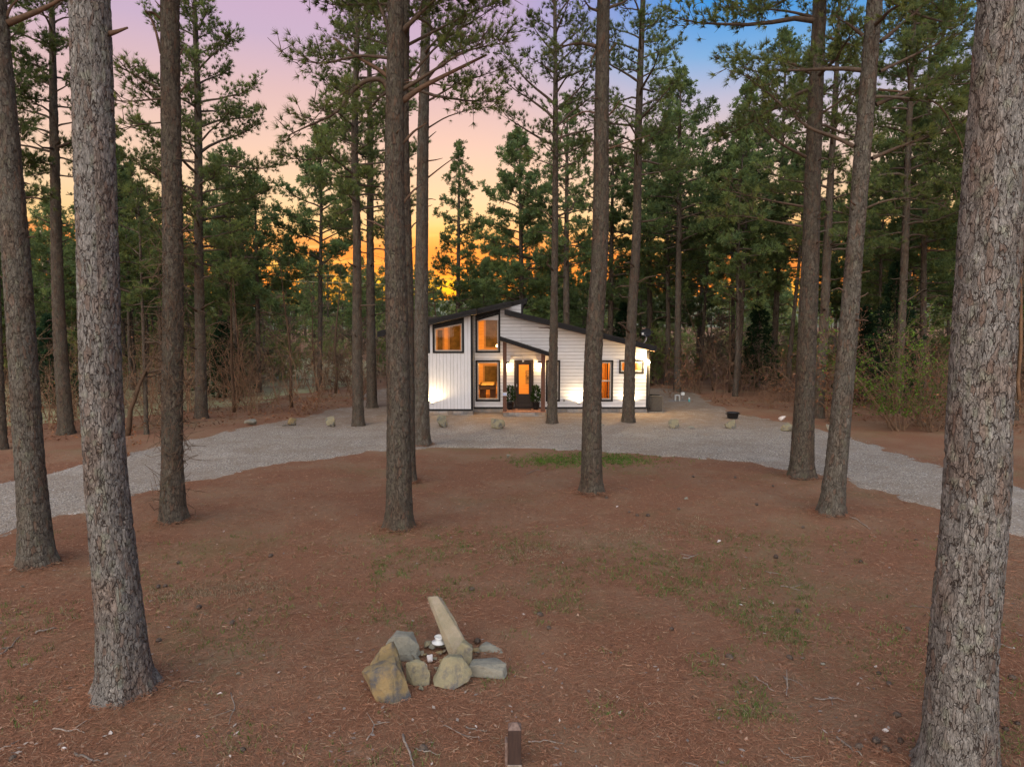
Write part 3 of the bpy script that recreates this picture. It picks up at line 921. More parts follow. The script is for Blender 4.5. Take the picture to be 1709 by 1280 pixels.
def uplight(px, Y):
    x, z = hx(px, Y), hz(671.5, Y)
    u = box('uplight', x - .05, x + .05, Y - .12, Y - .047, z - .04, z + .01, M['black'], house, .006)
    box('lens', x - .04, x + .04, Y - .115, Y - .055, z + .011, z + .018, M['bulb'], u)
    o = light('uplight_beam', 'SPOT', (x, Y - .21, z + .03), 48, (1, .72, .38), spot_size=R(172), spot_blend=.5, shadow_soft_size=.03)
    o.rotation_euler = (Vector((0, -.06, -1))).to_track_quat('Z', 'Y').to_euler()
for px, Y in ((721, YL), (966, YW), (1051, YW), (672, YL)): uplight(px, Y)
x, z = hx(1078.5), hz(604.5)
fl = box('flood_lamp', x - .03, x + .09, YW - .09, YW - .044, z - .06, z + .06, M['black'], house, .006)
me = bpy.data.meshes.new('bulb'); bm = bmesh.new(); bmesh.ops.create_uvsphere(bm, u_segments=12, v_segments=8, radius=.10); bm.to_mesh(me); bm.free()
bu = link('bulb', me, M['flood'], None); bu.location = (x + .03, YW - .15, z); bu.parent = fl
light('flood_lamp_light', 'POINT', (x + .06, YW - .30, z - .02), 55, (1, .72, .36), shadow_soft_size=.08)
box('outlet_box', hx(940), hx(943.5), YW - .06, YW - .03, hz(670), hz(666), M['metal'], house)
box('junction_box', hx(852), hx(856), YW - .07, YW - .03, hz(596.5), hz(592.5), M['sash'], house)
box('bell_camera', hx(871.5), hx(874.5), YW - .12, YW - .056, hz(604), hz(600.3), M['plastic'], house)
box('hose_bib', hx(790.5), hx(792.5), YW - .06, YW - .03, hz(596), hz(592.5), M['metal'], house)
g = Geo(); g.tube([(hx(856), YW - .04, hz(594.5)), (hx(872), YW - .04, hz(594.5)), (hx(873), YW - .05, hz(600.3))], .008, 5); link('conduit', g.mesh('conduit'), M['metal'], house)
g = Geo(); g.tube([(xE + .06, YW - .02, botR(xE) - .1), (xE + .06, YW - .02, .35), (xE + .10, YW - .12, .2)], .04, 6); link('downspout', g.mesh('downspout'), M['black'], house)

# interior
fl_z = zs1 + .02
box('interior_floor', xL + .15, xE - .15, YW + .16, YB - .15, .1, fl_z, M['pinef'], house)
box('interior_floor', xL + .15, xC - .15, YL + .16, YW + .155, .1, fl_z - .002, M['pinef'], house)
bw = box('back_wall', xL + .01, xE - .01, YB + .002, YB + .14, .05, botR(xE) - .3, M['white'], house)
YI = 36.2
iw = prism('interior_wall', [(xL + .15, fl_z + .005), (xP - .13, fl_z + .005), (xP - .13, botL(xP) - .02), (xL + .15, botL(xL + .15) - .02)], YI, YI + .08, M['pinew'], house)
zz = fl_z + .01
while zz < botL(xP):
    poly = clip([(xL + .16, zz), (xP - .14, zz), (xP - .14, zz + .165), (xL + .16, zz + .165)], *half(lambda x: botL(x) - .03, xC))
    if len(poly) >= 3: prism('plank', poly, YI - .02 - random.uniform(0, .003), YI - .002, M['pinew'], iw)
    zz += .172
prism('partition_wall', [(hx(841) - .03, fl_z + .004), (hx(841) + .03, fl_z + .004), (hx(841) + .03, botL(hx(841)) - .02), (hx(841) - .03, botL(hx(841)) - .02)], YW + .16, YW + 1.0, M['pinew'], house)
for pxl in (905, 970, 1029):
    xx = hx(pxl)
    prism('partition_wall', [(xx - .04, fl_z + .004), (xx + .04, fl_z + .004), (xx + .04, botR(xx + .04) - .03), (xx - .04, botR(xx - .04) - .03)], YW + .16, YI - .03, M['pinew'], house)
prism('interior_wall', [(xP - .125, fl_z + .004), (xE - .15, fl_z + .004), (xE - .15, botR(xE) - .03), (xP - .125, botR(xP) - .03)], 34.6, 34.68, M['pinew'], house)
for (pa, pb, ya, yb) in ((690, 704, 549, 592), (728, 742, 548, 595), (748, 771, 541, 590), (808, 835, 522, 582), (806, 838, 608, 640)):
    a, b = hx(pa, YI), hx(pb, YI); z0, z1 = hz(yb, YI), hz(ya, YI)
    qq = [(a, z0), (b, z0), (b, z1), (a, z1)]
    w = ring('back_window', qq, inset(qq, .09), YI - .07, YI - .024, M['soffit'], iw)
    prism('pane', inset(qq, .085), YI - .05, YI - .045, M['darkpane'], w)
box('ceiling_beam', hx(700), hx(838), 33.2, 33.4, hz(533), hz(528), M['doorw'], house)
box('picture', hx(877, 34.5), hx(884, 34.5), 34.55, 34.59, hz(641, 34.5), hz(618, 34.5), M['paper'], house)
box('curtain', hx(1017, 31.6), hx(1020, 31.6), 31.5, 31.6, hz(668), hz(606), M['doorw'], house)
box('curtain', hx(1013, 31.6), hx(1014.6, 31.6), 31.5, 31.6, hz(668), hz(606), M['doorw'], house)
for px, yy, z, e in ((752, 31.6, hz(596), 95), (812, 32.0, hz(593), 62), (812, 32.2, hz(612), 40), (874, 32.4, hz(597), 42), (935, 32.4, hz(606), 26), (1006, 32.4, hz(602), 52), (1060, 32.4, hz(598), 60)):
    light('room_light', 'POINT', (hx(px, yy), yy, z), e, (1, .54, .14), shadow_soft_size=.12)
# boarded ceilings that follow the roof slopes
prism('ceiling', [(xL + .16, botL(xL + .16) - .05), (xP - .14, botL(xP - .14) - .05), (xP - .14, botL(xP - .14) - .004), (xL + .16, botL(xL + .16) - .004)], YW + .15, YI - .03, M['pinew'], house)
prism('ceiling', [(xL + .16, botL(xL + .16) - .05), (xC - .15, botL(xC - .15) - .05), (xC - .15, botL(xC - .15) - .004), (xL + .16, botL(xL + .16) - .004)], YL + .15, YW + .147, M['pinew'], house)
prism('ceiling', [(xP + .01, botR(xP + .01) - .05), (xE - .16, botR(xE - .16) - .05), (xE - .16, botR(xE - .16) - .004), (xP + .01, botR(xP + .01) - .004)], YW + .15, 34.59, M['pinew'], house)
# hanging bulb seen through the tall window
me = bpy.data.meshes.new('pendant_bulb'); bm = bmesh.new(); bmesh.ops.create_uvsphere(bm, u_segments=10, v_segments=6, radius=.05); bm.to_mesh(me); bm.free()
bu = link('pendant_bulb', me, M['bulb'], None); bu.location = (hx(830, 31.9), 31.9, hz(577, 31.9)); bu.parent = house; bu.matrix_parent_inverse = Matrix.Translation(-Vector(house.location))
g = Geo(); g.tube([(hx(830, 31.9), 31.9, hz(577, 31.9) + .05), (hx(830, 31.9), 31.9, botL(hx(830)) - .01)], .006, 5); link('pendant_cord', g.mesh('pendant_cord'), M['black'], house)
# billiard table
bt = thing('billiard_table', 'dark wooden billiard table seen through the tall lower window', 'billiard table', (hx(814, 33.2), 33.2, fl_z))
bx0, bx1 = hx(799, 32.6), hx(827, 32.6); tz = hz(643, 32.6)
box('table_body', bx0, bx1, 32.6, 34.8, tz - .22, tz - .03, M['doorw'], bt, .02)
box('playing_surface', bx0 + .1, bx1 - .1, 32.7, 34.7, tz - .028, tz + .002, M['felt'], bt)
ring('rail', [(bx0 - .02, tz - .029), (bx1 + .02, tz - .029), (bx1 + .02, tz + .035), (bx0 - .02, tz + .035)], [(bx0 + .1, tz - .02), (bx1 - .1, tz - .02), (bx1 - .1, tz + .03), (bx0 + .1, tz + .03)], 32.58, 32.68, M['doorw'], bt)
for xa in (bx0 + .05, bx1 - .25):
    for ya in (32.75, 34.45):
        solid('leg', [(xa, ya, fl_z + .004), (xa + .2, ya, fl_z + .004), (xa + .2, ya + .2, fl_z + .004), (xa, ya + .2, fl_z + .004),
                      (xa - .03, ya - .03, tz - .222), (xa + .23, ya - .03, tz - .222), (xa + .23, ya + .23, tz - .222), (xa - .03, ya + .23, tz - .222)],
              [(0, 1, 2, 3), (4, 5, 6, 7), (0, 1, 5, 4), (1, 2, 6, 5), (2, 3, 7, 6), (3, 0, 4, 7)], M['doorw'], bt)

# things beside the house
def lathe(prof, n=20):
    V = np.array([[(r * math.cos(a), r * math.sin(a), z) for a in np.arange(n) * 2 * math.pi / n] for r, z in prof]).reshape(-1, 3)
    m = len(prof)
    i, j = np.meshgrid(np.arange(m - 1), np.arange(n), indexing='ij')
    Q = np.stack([i * n + j, i * n + (j + 1) % n, (i + 1) * n + (j + 1) % n, (i + 1) * n + j], -1).reshape(-1, 4)
    return V, Q
for px, lab, sd_ in ((851.5, 'potted shrub in a black pot left of the front door', 1), (894.8, 'potted shrub in a black pot right of the front door', 2)):
    x = hx(px, 30.6); t = thing('potted_plant', lab, 'potted plant', (x, 30.6, dzt + .003), 'potted shrubs flanking the door')
    V, Q = lathe([(.001, 0), (.12, 0), (.155, .10), (.165, .30), (.175, .30), (.175, .33), (.15, .33), (.14, .28), (.001, .27)])
    o = link('pot', new_mesh('pot', V, Q, None, True), M['pot'], t, keep=False)
    rg = np.random.default_rng(sd_); g = Geo(); s_ = Geo()
    s_.tube([(0, 0, .27), (.01, 0, .5), (.0, .01, .95)], [.015, .012, .006], 5)
    for k in range(430):
        zz = rg.uniform(.34, 1.05); a = rg.uniform(0, 6.28); rr_ = (.24 - .16 * abs(zz - .55) / .55) * rg.uniform(.25, 1.05)
        p = np.array((rr_ * math.cos(a), rr_ * math.sin(a), zz)); d = nrm(np.array((math.cos(a), math.sin(a), rg.uniform(.2, 1.1))))
        sdv = nrm(np.cross(d, rg.normal(0, 1, 3))) * .028; L_ = rg.uniform(.08, .13)
        c = np.array((.028, .055, .016)) * rg.uniform(.5, 1.6)
        g.add([p, p + d * L_ * .5 + sdv, p + d * L_, p + d * L_ * .5 - sdv], [[0, 1, 2, 3]], None, c)
    link('stem', s_.mesh('stem'), M['limb'], t, keep=False); link('foliage', g.mesh('foliage'), M['leaf'], t, keep=False)
# condenser
ax0, ax1 = hx(1083.5, 31.2), hx(1107.5, 31.2); ah = hz(661.5, 31.2)
ac = thing('air_conditioner', 'square taupe air conditioning condenser at the right corner of the cabin', 'air conditioner', ((ax0 + ax1) / 2, 31.5, 0))
box('casing', ax0 + .03, ax1 - .03, 31.22, 31.85, .06, ah - .03, M['black'], ac)
box('base_pad', ax0 - .04, ax1 + .04, 31.12, 31.95, 0.0, .058, M['mortar'], ac)
n = 15
for k in range(n):
    xx = ax0 + .02 + (ax1 - ax0 - .04) * k / (n - 1)
    box('slat', xx - .012, xx + .012, 31.185, 31.219, .09, ah - .05, M['acbody'], ac)
box('top_cover', ax0, ax1, 31.18, 31.89, ah - .03, ah + .012, M['acbody'], ac, .01)
for xx in (ax0, ax1 - .035): box('corner_post', xx, xx + .035, 31.175, 31.183, .06, ah - .031, M['acbody'], ac)
V, Q = lathe([(.24, 0), (.26, .03), (.001, .05)]); o = link('fan_guard', new_mesh('fan_guard', V, Q), M['black'], ac, keep=False); o.location = (0, 0, ah + .012)
# satellite dish on the roof edge
dxp, dY = hx(1077, 31.4), 31.4
rz = topR(dxp)
ds = thing('satellite_dish', 'dark satellite dish on a bent steel arm on the right roof edge', 'satellite dish', (dxp - .05, dY, rz))
g = Geo(); g.tube([(dxp - .12, dY, rz + .003), (dxp + .02, dY, rz + .18), (dxp + .05, dY, rz + .42)], .022, 8); link('arm', g.mesh('arm'), M['steel'], ds)
V, Q = lathe([(.001, 0), (.12, .012), (.21, .045), (.25, .075), (.252, .062), (.21, .03), (.12, -.004), (.001, -.015)], 24)
o = link('dish', new_mesh('dish', V, Q, None, True), M['dish'], ds, keep=False); o.location = Vector((dxp + .02, dY - .06, rz + .50)) - ds.location; o.rotation_euler = (R(65), 0, R(-28)); o.scale = (1.0, .85, 1)
g = Geo(); g.tube([(dxp + .03, dY - .05, rz + .38), (dxp - .20, dY - .35, rz + .45)], .012, 6); link('feed_arm', g.mesh('feed_arm'), M['steel'], ds)
box('feed_horn', dxp - .25, dxp - .17, dY - .40, dY - .33, rz + .43, rz + .53, M['plastic'], ds, .01)
# utility bits in the gravel right of the house
b0 = P(1131, 670)
mb = thing('utility_hood', 'small white hooded utility box on the gravel right of the cabin', 'utility box', tuple(b0))
x, y = b0[0], b0[1]
multibox('hood', [(x - .12, x - .09, y, y + .25, 0, .30), (x + .09, x + .12, y, y + .25, 0, .30), (x - .12, x + .12, y, y + .25, .303, .33)], M['plastic'], mb)
box('slab', x - .45, x + .45, y - .12, y + .4, -.02, .03, M['mortar'], mb)
b0 = P(1139, 669); x, y = b0[0], b0[1]
mp_ = thing('utility_pedestal', 'white capped utility pedestal on a thin post right of the cabin', 'utility box', tuple(b0))
g = Geo(); g.tube([(x, y, 0), (x, y, .3)], .025, 8); link('post', g.mesh('post'), M['metal'], mp_)
box('head', x - .09, x + .09, y - .06, y + .06, .30, .46, M['plastic'], mp_, .01)
b0 = P(1150, 671); x, y = b0[0], b0[1]
mk = thing('marker_post', 'short white marker pipe with a teal band on the gravel', 'marker', tuple(b0))
g = Geo(); g.tube([(x, y, 0), (x, y, .16)], .045, 10); link('pipe', g.mesh('pipe'), M['cyan'], mk)
g = Geo(); g.tube([(x, y, .161), (x, y, .24)], .045, 10); link('cap', g.mesh('cap'), M['plastic'], mk)
# black tub / fire bowl
b0 = P(1222.5, 699)
V, Q = lathe([(.001, .0), (.19, .0), (.22, .04), (.25, .24), (.275, .245), (.275, .27), (.24, .27), (.21, .06), (.001, .05)], 24)
tb = thing('tub', 'low black round tub behind the drive rocks', 'tub', (b0[0], b0[1], .02))
link('tub_body', new_mesh('tub_body', V, Q, None, True), M['tub'], tb, keep=False)
multibox('tub_handle', [(-.31, -.272, -.06, .06, .19, .22), (.272, .31, -.06, .06, .19, .22)], M['tub'], tb).matrix_parent_inverse = Matrix()
#PART3
# ------------------------------------------------------------------ pines
NEEDLE = np.array([(.138, .165, .052), (.158, .188, .056), (.114, .150, .058), (.188, .212, .064), (.142, .172, .064)])
def bark_field(u, v, circ, cw, ch, seed):
    """plates: returns (distance to the furrow, plate id hash)"""
    nc = max(6, int(round(circ / cw))); cwx = circ / nc
    w1 = vnoise(u / cwx * .8 + 7, v / ch * 1.6, seed + 1) + .5 * vnoise(u / cwx * 2.3, v / ch * 4.1, seed + 21) - .75
    w2 = vnoise(u / cwx * 1.1, v / ch * .9 + 3, seed + 2) + .5 * vnoise(u / cwx * 2.9, v / ch * 3.1, seed + 22) - .75
    a, b = u / cwx + w1 * .55, v / ch + w2 * .45
    i0, j0 = np.floor(a).astype(np.int64), np.floor(b).astype(np.int64)
    F1 = np.full(a.shape, 9.0); F2 = np.full(a.shape, 9.0); ID = np.zeros(a.shape)
    for dj in (-1, 0, 1):
        for di in (-1, 0, 1):
            jj = j0 + dj; ii = i0 + di; wi = ii % nc
            cx = ii + .5 + (hash2(wi, jj, seed) - .5) * .9
            cyy = jj + .5 + (hash2(wi, jj, seed + 9) - .5) * .95
            d = np.hypot(a - cx, (b - cyy) * .8)
            n = d < F1
            F2 = np.where(n, F1, np.minimum(F2, d)); ID = np.where(n, hash2(wi, jj, seed + 5), ID); F1 = np.where(n, d, F1)
    return F2 - F1, ID

def trunk_mesh(axf, radf, H, zvis, step, cw, ch, relief, tint, seed, flare=.5, zb=-.06, face=None):
    z = np.concatenate([np.arange(zb, zvis, step), np.arange(zvis, H, .35), [H]]) if zvis < H else np.append(np.arange(zb, H, step), H)
    r_ = radf(z)
    nth = int(max(10, 2 * math.pi * r_[min(len(z) - 1, int(1.0 / step))] / step))
    # finer columns on the side of the trunk that faces the clearing
    nf = int(nth * .62); nb = max(5, int(nth * .38 / 2.6))
    face = -math.pi / 2 if face is None else face
    th = face + np.concatenate([np.linspace(-1.95, 1.95, nf, endpoint=False), np.linspace(1.95, 2 * math.pi - 1.95, nb, endpoint=False)])
    nth = len(th)
    Z, TH = np.meshgrid(z, th, indexing='ij')
    Rr = np.broadcast_to(r_[:, None], Z.shape)
    lob = .6 + .4 * np.sin(TH * 5 + seed) * np.sin(TH * 2 + seed * 1.7)
    zf = np.maximum(Z, 0)
    Rf = Rr * (1 + flare * np.exp(-zf / .16) * lob * .75 + .22 * flare * np.exp(-zf / .6))
    Rf = Rf * (1 + .05 * (vnoise(TH / (2 * math.pi) * 4 + 1, Z * .8, seed + 3) - .5) * np.abs(np.sin(TH / 2)))
    circ = 2 * math.pi * float(np.mean(r_[:max(2, int(len(r_) * .5))]))
    U = (TH - face) / (2 * math.pi) % 1.0 * circ
    ed, ID = bark_field(U, Z, circ, cw, ch, seed)
    fine = vnoise(U * 70, Z * 45, seed + 12) - .5
    ed2, ID2 = bark_field(U, Z + ID * .3, circ, cw * .62, ch * .42, seed + 40)
    wid = .10 + .16 * vnoise(U * 11, Z * 5, seed + 15)
    pl = np.clip((ed - .05 + .14 * fine) / wid, 0, 1)
    sm = pl * pl * (3 - 2 * pl)
    fl = np.clip((ed2 + .1 * fine) / .12, 0, 1)
    Rd = Rf + relief * (sm - .8) + relief * .45 * (ID - .5) * sm + relief * .30 * sm * (fl * (.4 + .6 * ID2) - .5) + relief * .16 * fine
    ax = axf(z)
    V = np.stack([ax[:, 0:1] + Rd * np.cos(TH), ax[:, 1:2] + Rd * np.sin(TH), Z], -1).reshape(-1, 3)
    m = len(z)
    i, j = np.meshgrid(np.arange(m - 1), np.arange(nth), indexing='ij')
    Q = np.stack([i * nth + j, i * nth + (j + 1) % nth, (i + 1) * nth + (j + 1) % nth, (i + 1) * nth + j], -1).reshape(-1, 4)
    big = vnoise(U * 3.1, Z * 1.1, seed + 51)[..., None]
    red = np.clip((vnoise(U * 5, Z * 2.5, seed + 52) - .60) * 4, 0, 1)[..., None]
    c = np.array((.245, .218, .190)) * (1 - big * .6) + np.array((.300, .280, .255)) * big * .6
    c = c * (1 - red * .5) + np.array((.235, .160, .120)) * red * .5
    li = np.clip((vnoise(U * 16, Z * 10, seed + 31) - .74) * 8, 0, 1)[..., None] * .45
    c = (c * (1 - li) + np.array((.31, .32, .23)) * li) * np.asarray(tint)
    return new_mesh('trunk', V, Q, None, True, c.reshape(-1, 3))

LODS = {0: dict(k=26, L=.18, w=.0085, sub=4.4, tuft=8, sides=6), 1: dict(k=20, L=.20, w=.0165, sub=4.2, tuft=8, sides=5), 2: dict(k=13, L=.28, w=.034, sub=3.4, tuft=6, sides=4)}
def limb_branch(gb, gl, rng, pts, r0, lod, tufts=True, s0=.3, dens=1.0, fol=1.0, tint=(1, 1, 1), bcol=(1, 1, 1)):
    lo = LODS[lod]
    pts = np.asarray(pts, float)
    n = len(pts)
    gb.tube(pts, np.linspace(r0, max(.006, r0 * .16), n), lo['sides'], bcol, cap=False)
    seg = np.linalg.norm(np.diff(pts, axis=0), axis=1); L = seg.sum(); cum = np.concatenate([[0], np.cumsum(seg)]) / L
    ns = int(max(2, L * lo['sub'] * dens))
    A, B, tp, td = [], [], [], []
    for q in range(ns):
        s = s0 + (1 - s0) * (q + rng.uniform(0, 1)) / ns
        p = np.array([np.interp(s, cum, pts[:, a]) for a in range(3)])
        d = nrm(np.array([np.interp(min(1, s + .05), cum, pts[:, a]) for a in range(3)]) - np.array([np.interp(s - .05, cum, pts[:, a]) for a in range(3)]))
        sd_ = nrm(np.cross(d, (0, 0, 1))) * (1 if q % 2 else -1)
        f = rng.uniform(.25, 1.2)
        dd = nrm(d * rng.uniform(.5, 1.1) + sd_ * f + np.array((0, 0, rng.uniform(-.15, .6))))
        l = rng.uniform(.25, .62) * min(1.7, .5 + L * .28) * (1.15 - .45 * s)
        mid = p + dd * l * .5 + rng.normal(0, .03, 3); e = mid + nrm(dd + np.array((0, 0, .25))) * l * .5
        A += [p, mid]; B += [mid, e]
        if tufts:
            for w in range(lo['tuft']):
                u = rng.uniform(.35, 1.05)
                b = p + (mid - p) * u * 2 if u < .5 else mid + (e - mid) * (u - .5) * 2
                off = rng.normal(0, .12, 3) + np.array((0, 0, .04))
                tp.append(b + off); td.append(dd + off * 4 + np.array((0, 0, .35)))
                if rng.uniform() < .3: A.append(b); B.append(b + off)
    if tufts:
        for w in range(3):
            tp.append(pts[-1] + rng.normal(0, .06, 3)); td.append(pts[-1] - pts[-2])
    if lod < 2: gb.twigs(A, B, .011, .005, bcol)
    else: gb.ribbons(rng, A, B, .013, bcol)
    if tufts and fol < 1:
        keep = rng.uniform(0, 1, len(tp)) < fol
        tp = np.array(tp)[keep]; td = np.array(td)[keep]
    if tufts and len(tp):
        tone = rng.uniform(.75, 1.25) 
        col = NEEDLE[rng.integers(0, 5, len(tp))] * (tone * rng.uniform(.7, 1.35, (len(tp), 1))) * np.asarray(tint)
        gl.needles(rng, tp, td, lo['k'], lo['L'], lo['w'], .55, col)
def crown(gb, gl, rng, axf, radf, H, cb, Rc, lod, dens=4.2, steep=0, fol=1.0, prof=None, tint=(1, 1, 1), sub=1.0, skip=None, zfine=None):
    n = int((H - cb) * dens)
    prof = prof or ([0, .2, .5, .8, 1], [.75, 1, .85, .5, .14])
    for q in range(n):
        t = (q + rng.uniform(0, 1)) / n
        z = cb + t * (H - cb) * .985
        az = q * 2.39996 + rng.uniform(-.5, .5)
        if skip and skip(z, az): continue
        L = max(.35, Rc * np.interp(t, *prof) * rng.uniform(.55, 1.12))
        el = R(np.interp(t, [0, .4, .8, 1], [2, 14, 34, 66]) + steep * (1 - .4 * t) + rng.uniform(-14, 14))
        p = np.array([*axf(np.array([z]))[0], z], float); pts = [p]
        ns = 6
        wig = rng.uniform(-.35, .35)
        for w in range(ns):
            e = el + R(-16) * math.sin(w / (ns - 1) * 2.4) + R(20) * (w / (ns - 1)) ** 2 + rng.normal(0, .09)
            az += wig / ns + rng.normal(0, .09)
            p = p + np.array((math.cos(az) * math.cos(e), math.sin(az) * math.cos(e), math.sin(e))) * L / ns
            pts.append(p)
        limb_branch(gb, gl, rng, pts, min(.018 * L + .010, .7 * float(radf(np.array([z]))[0])), 1 if zfine is not None and z < zfine else lod, fol=fol, tint=tint, dens=sub)
def dead_stubs(gb, rng, axf, radf, z0, z1, n, Lr=(.15, .9), col=(1, 1, 1)):
    for q in range(n):
        z = rng.uniform(z0, z1); az = rng.uniform(0, 6.28); L = rng.uniform(*Lr) * rng.uniform(.4, 1)
        r = float(radf(np.array([z]))[0]); c = np.array([*axf(np.array([z]))[0], z])
        d = np.array((math.cos(az), math.sin(az), rng.uniform(-.1, .5)))
        p0 = c + d * r * .7; p1 = c + d * (r + L * .5) + rng.normal(0, .03, 3); p2 = p1 + nrm(d + rng.normal(0, .3, 3)) * L * .5
        gb.tube([p0, p1, p2], [.028 * (.5 + L), .02 * (.5 + L), .008], 5, col)

def survey(pix, wpx):
    base = P(*pix[0]); Yt = base[1]
    XZ = np.array([W(x, y, Yt) for x, y in pix]); XZ[0, 1] = 0
    o = np.argsort(XZ[:, 1]); Xs, Zs = XZ[o, 0], XZ[o, 1]
    sl_ = (Xs[-1] - Xs[-2]) / (Zs[-1] - Zs[-2])
    base[2] = float(gz(base[0], base[1]))
    # smooth spline through surveyed points
    dz = np.gradient(Xs, Zs)
    def axf(z):
        z = np.asarray(z, float)
        i = np.clip(np.searchsorted(Zs, z) - 1, 0, len(Zs) - 2)
        h = Zs[i + 1] - Zs[i]; t = np.clip((z - Zs[i]) / h, 0, 1)
        x = (2 * t**3 - 3 * t**2 + 1) * Xs[i] + (t**3 - 2 * t**2 + t) * h * dz[i] + (-2 * t**3 + 3 * t**2) * Xs[i + 1] + (t**3 - t**2) * h * dz[i + 1]
        x = np.where(z > Zs[-1], Xs[-1] + sl_ * (z - Zs[-1]) * .5, x)
        return np.stack([x - base[0], np.zeros_like(x) + .02 * np.sin(z * .7 + base[0])], -1)
    wz = np.array([W(854, y, Yt)[1] for y, w in wpx]); wr = np.array([w / 2 / FPX * depth(0, Yt, W(854, y, Yt)[1]) for y, w in wpx])
    oo = np.argsort(wz); wz, wr = wz[oo], wr[oo]
    return base, axf, wz, wr, Yt

GREY, BROWN, MID = (.70, .715, .725), (.375, .355, .310), (.47, .465, .425)
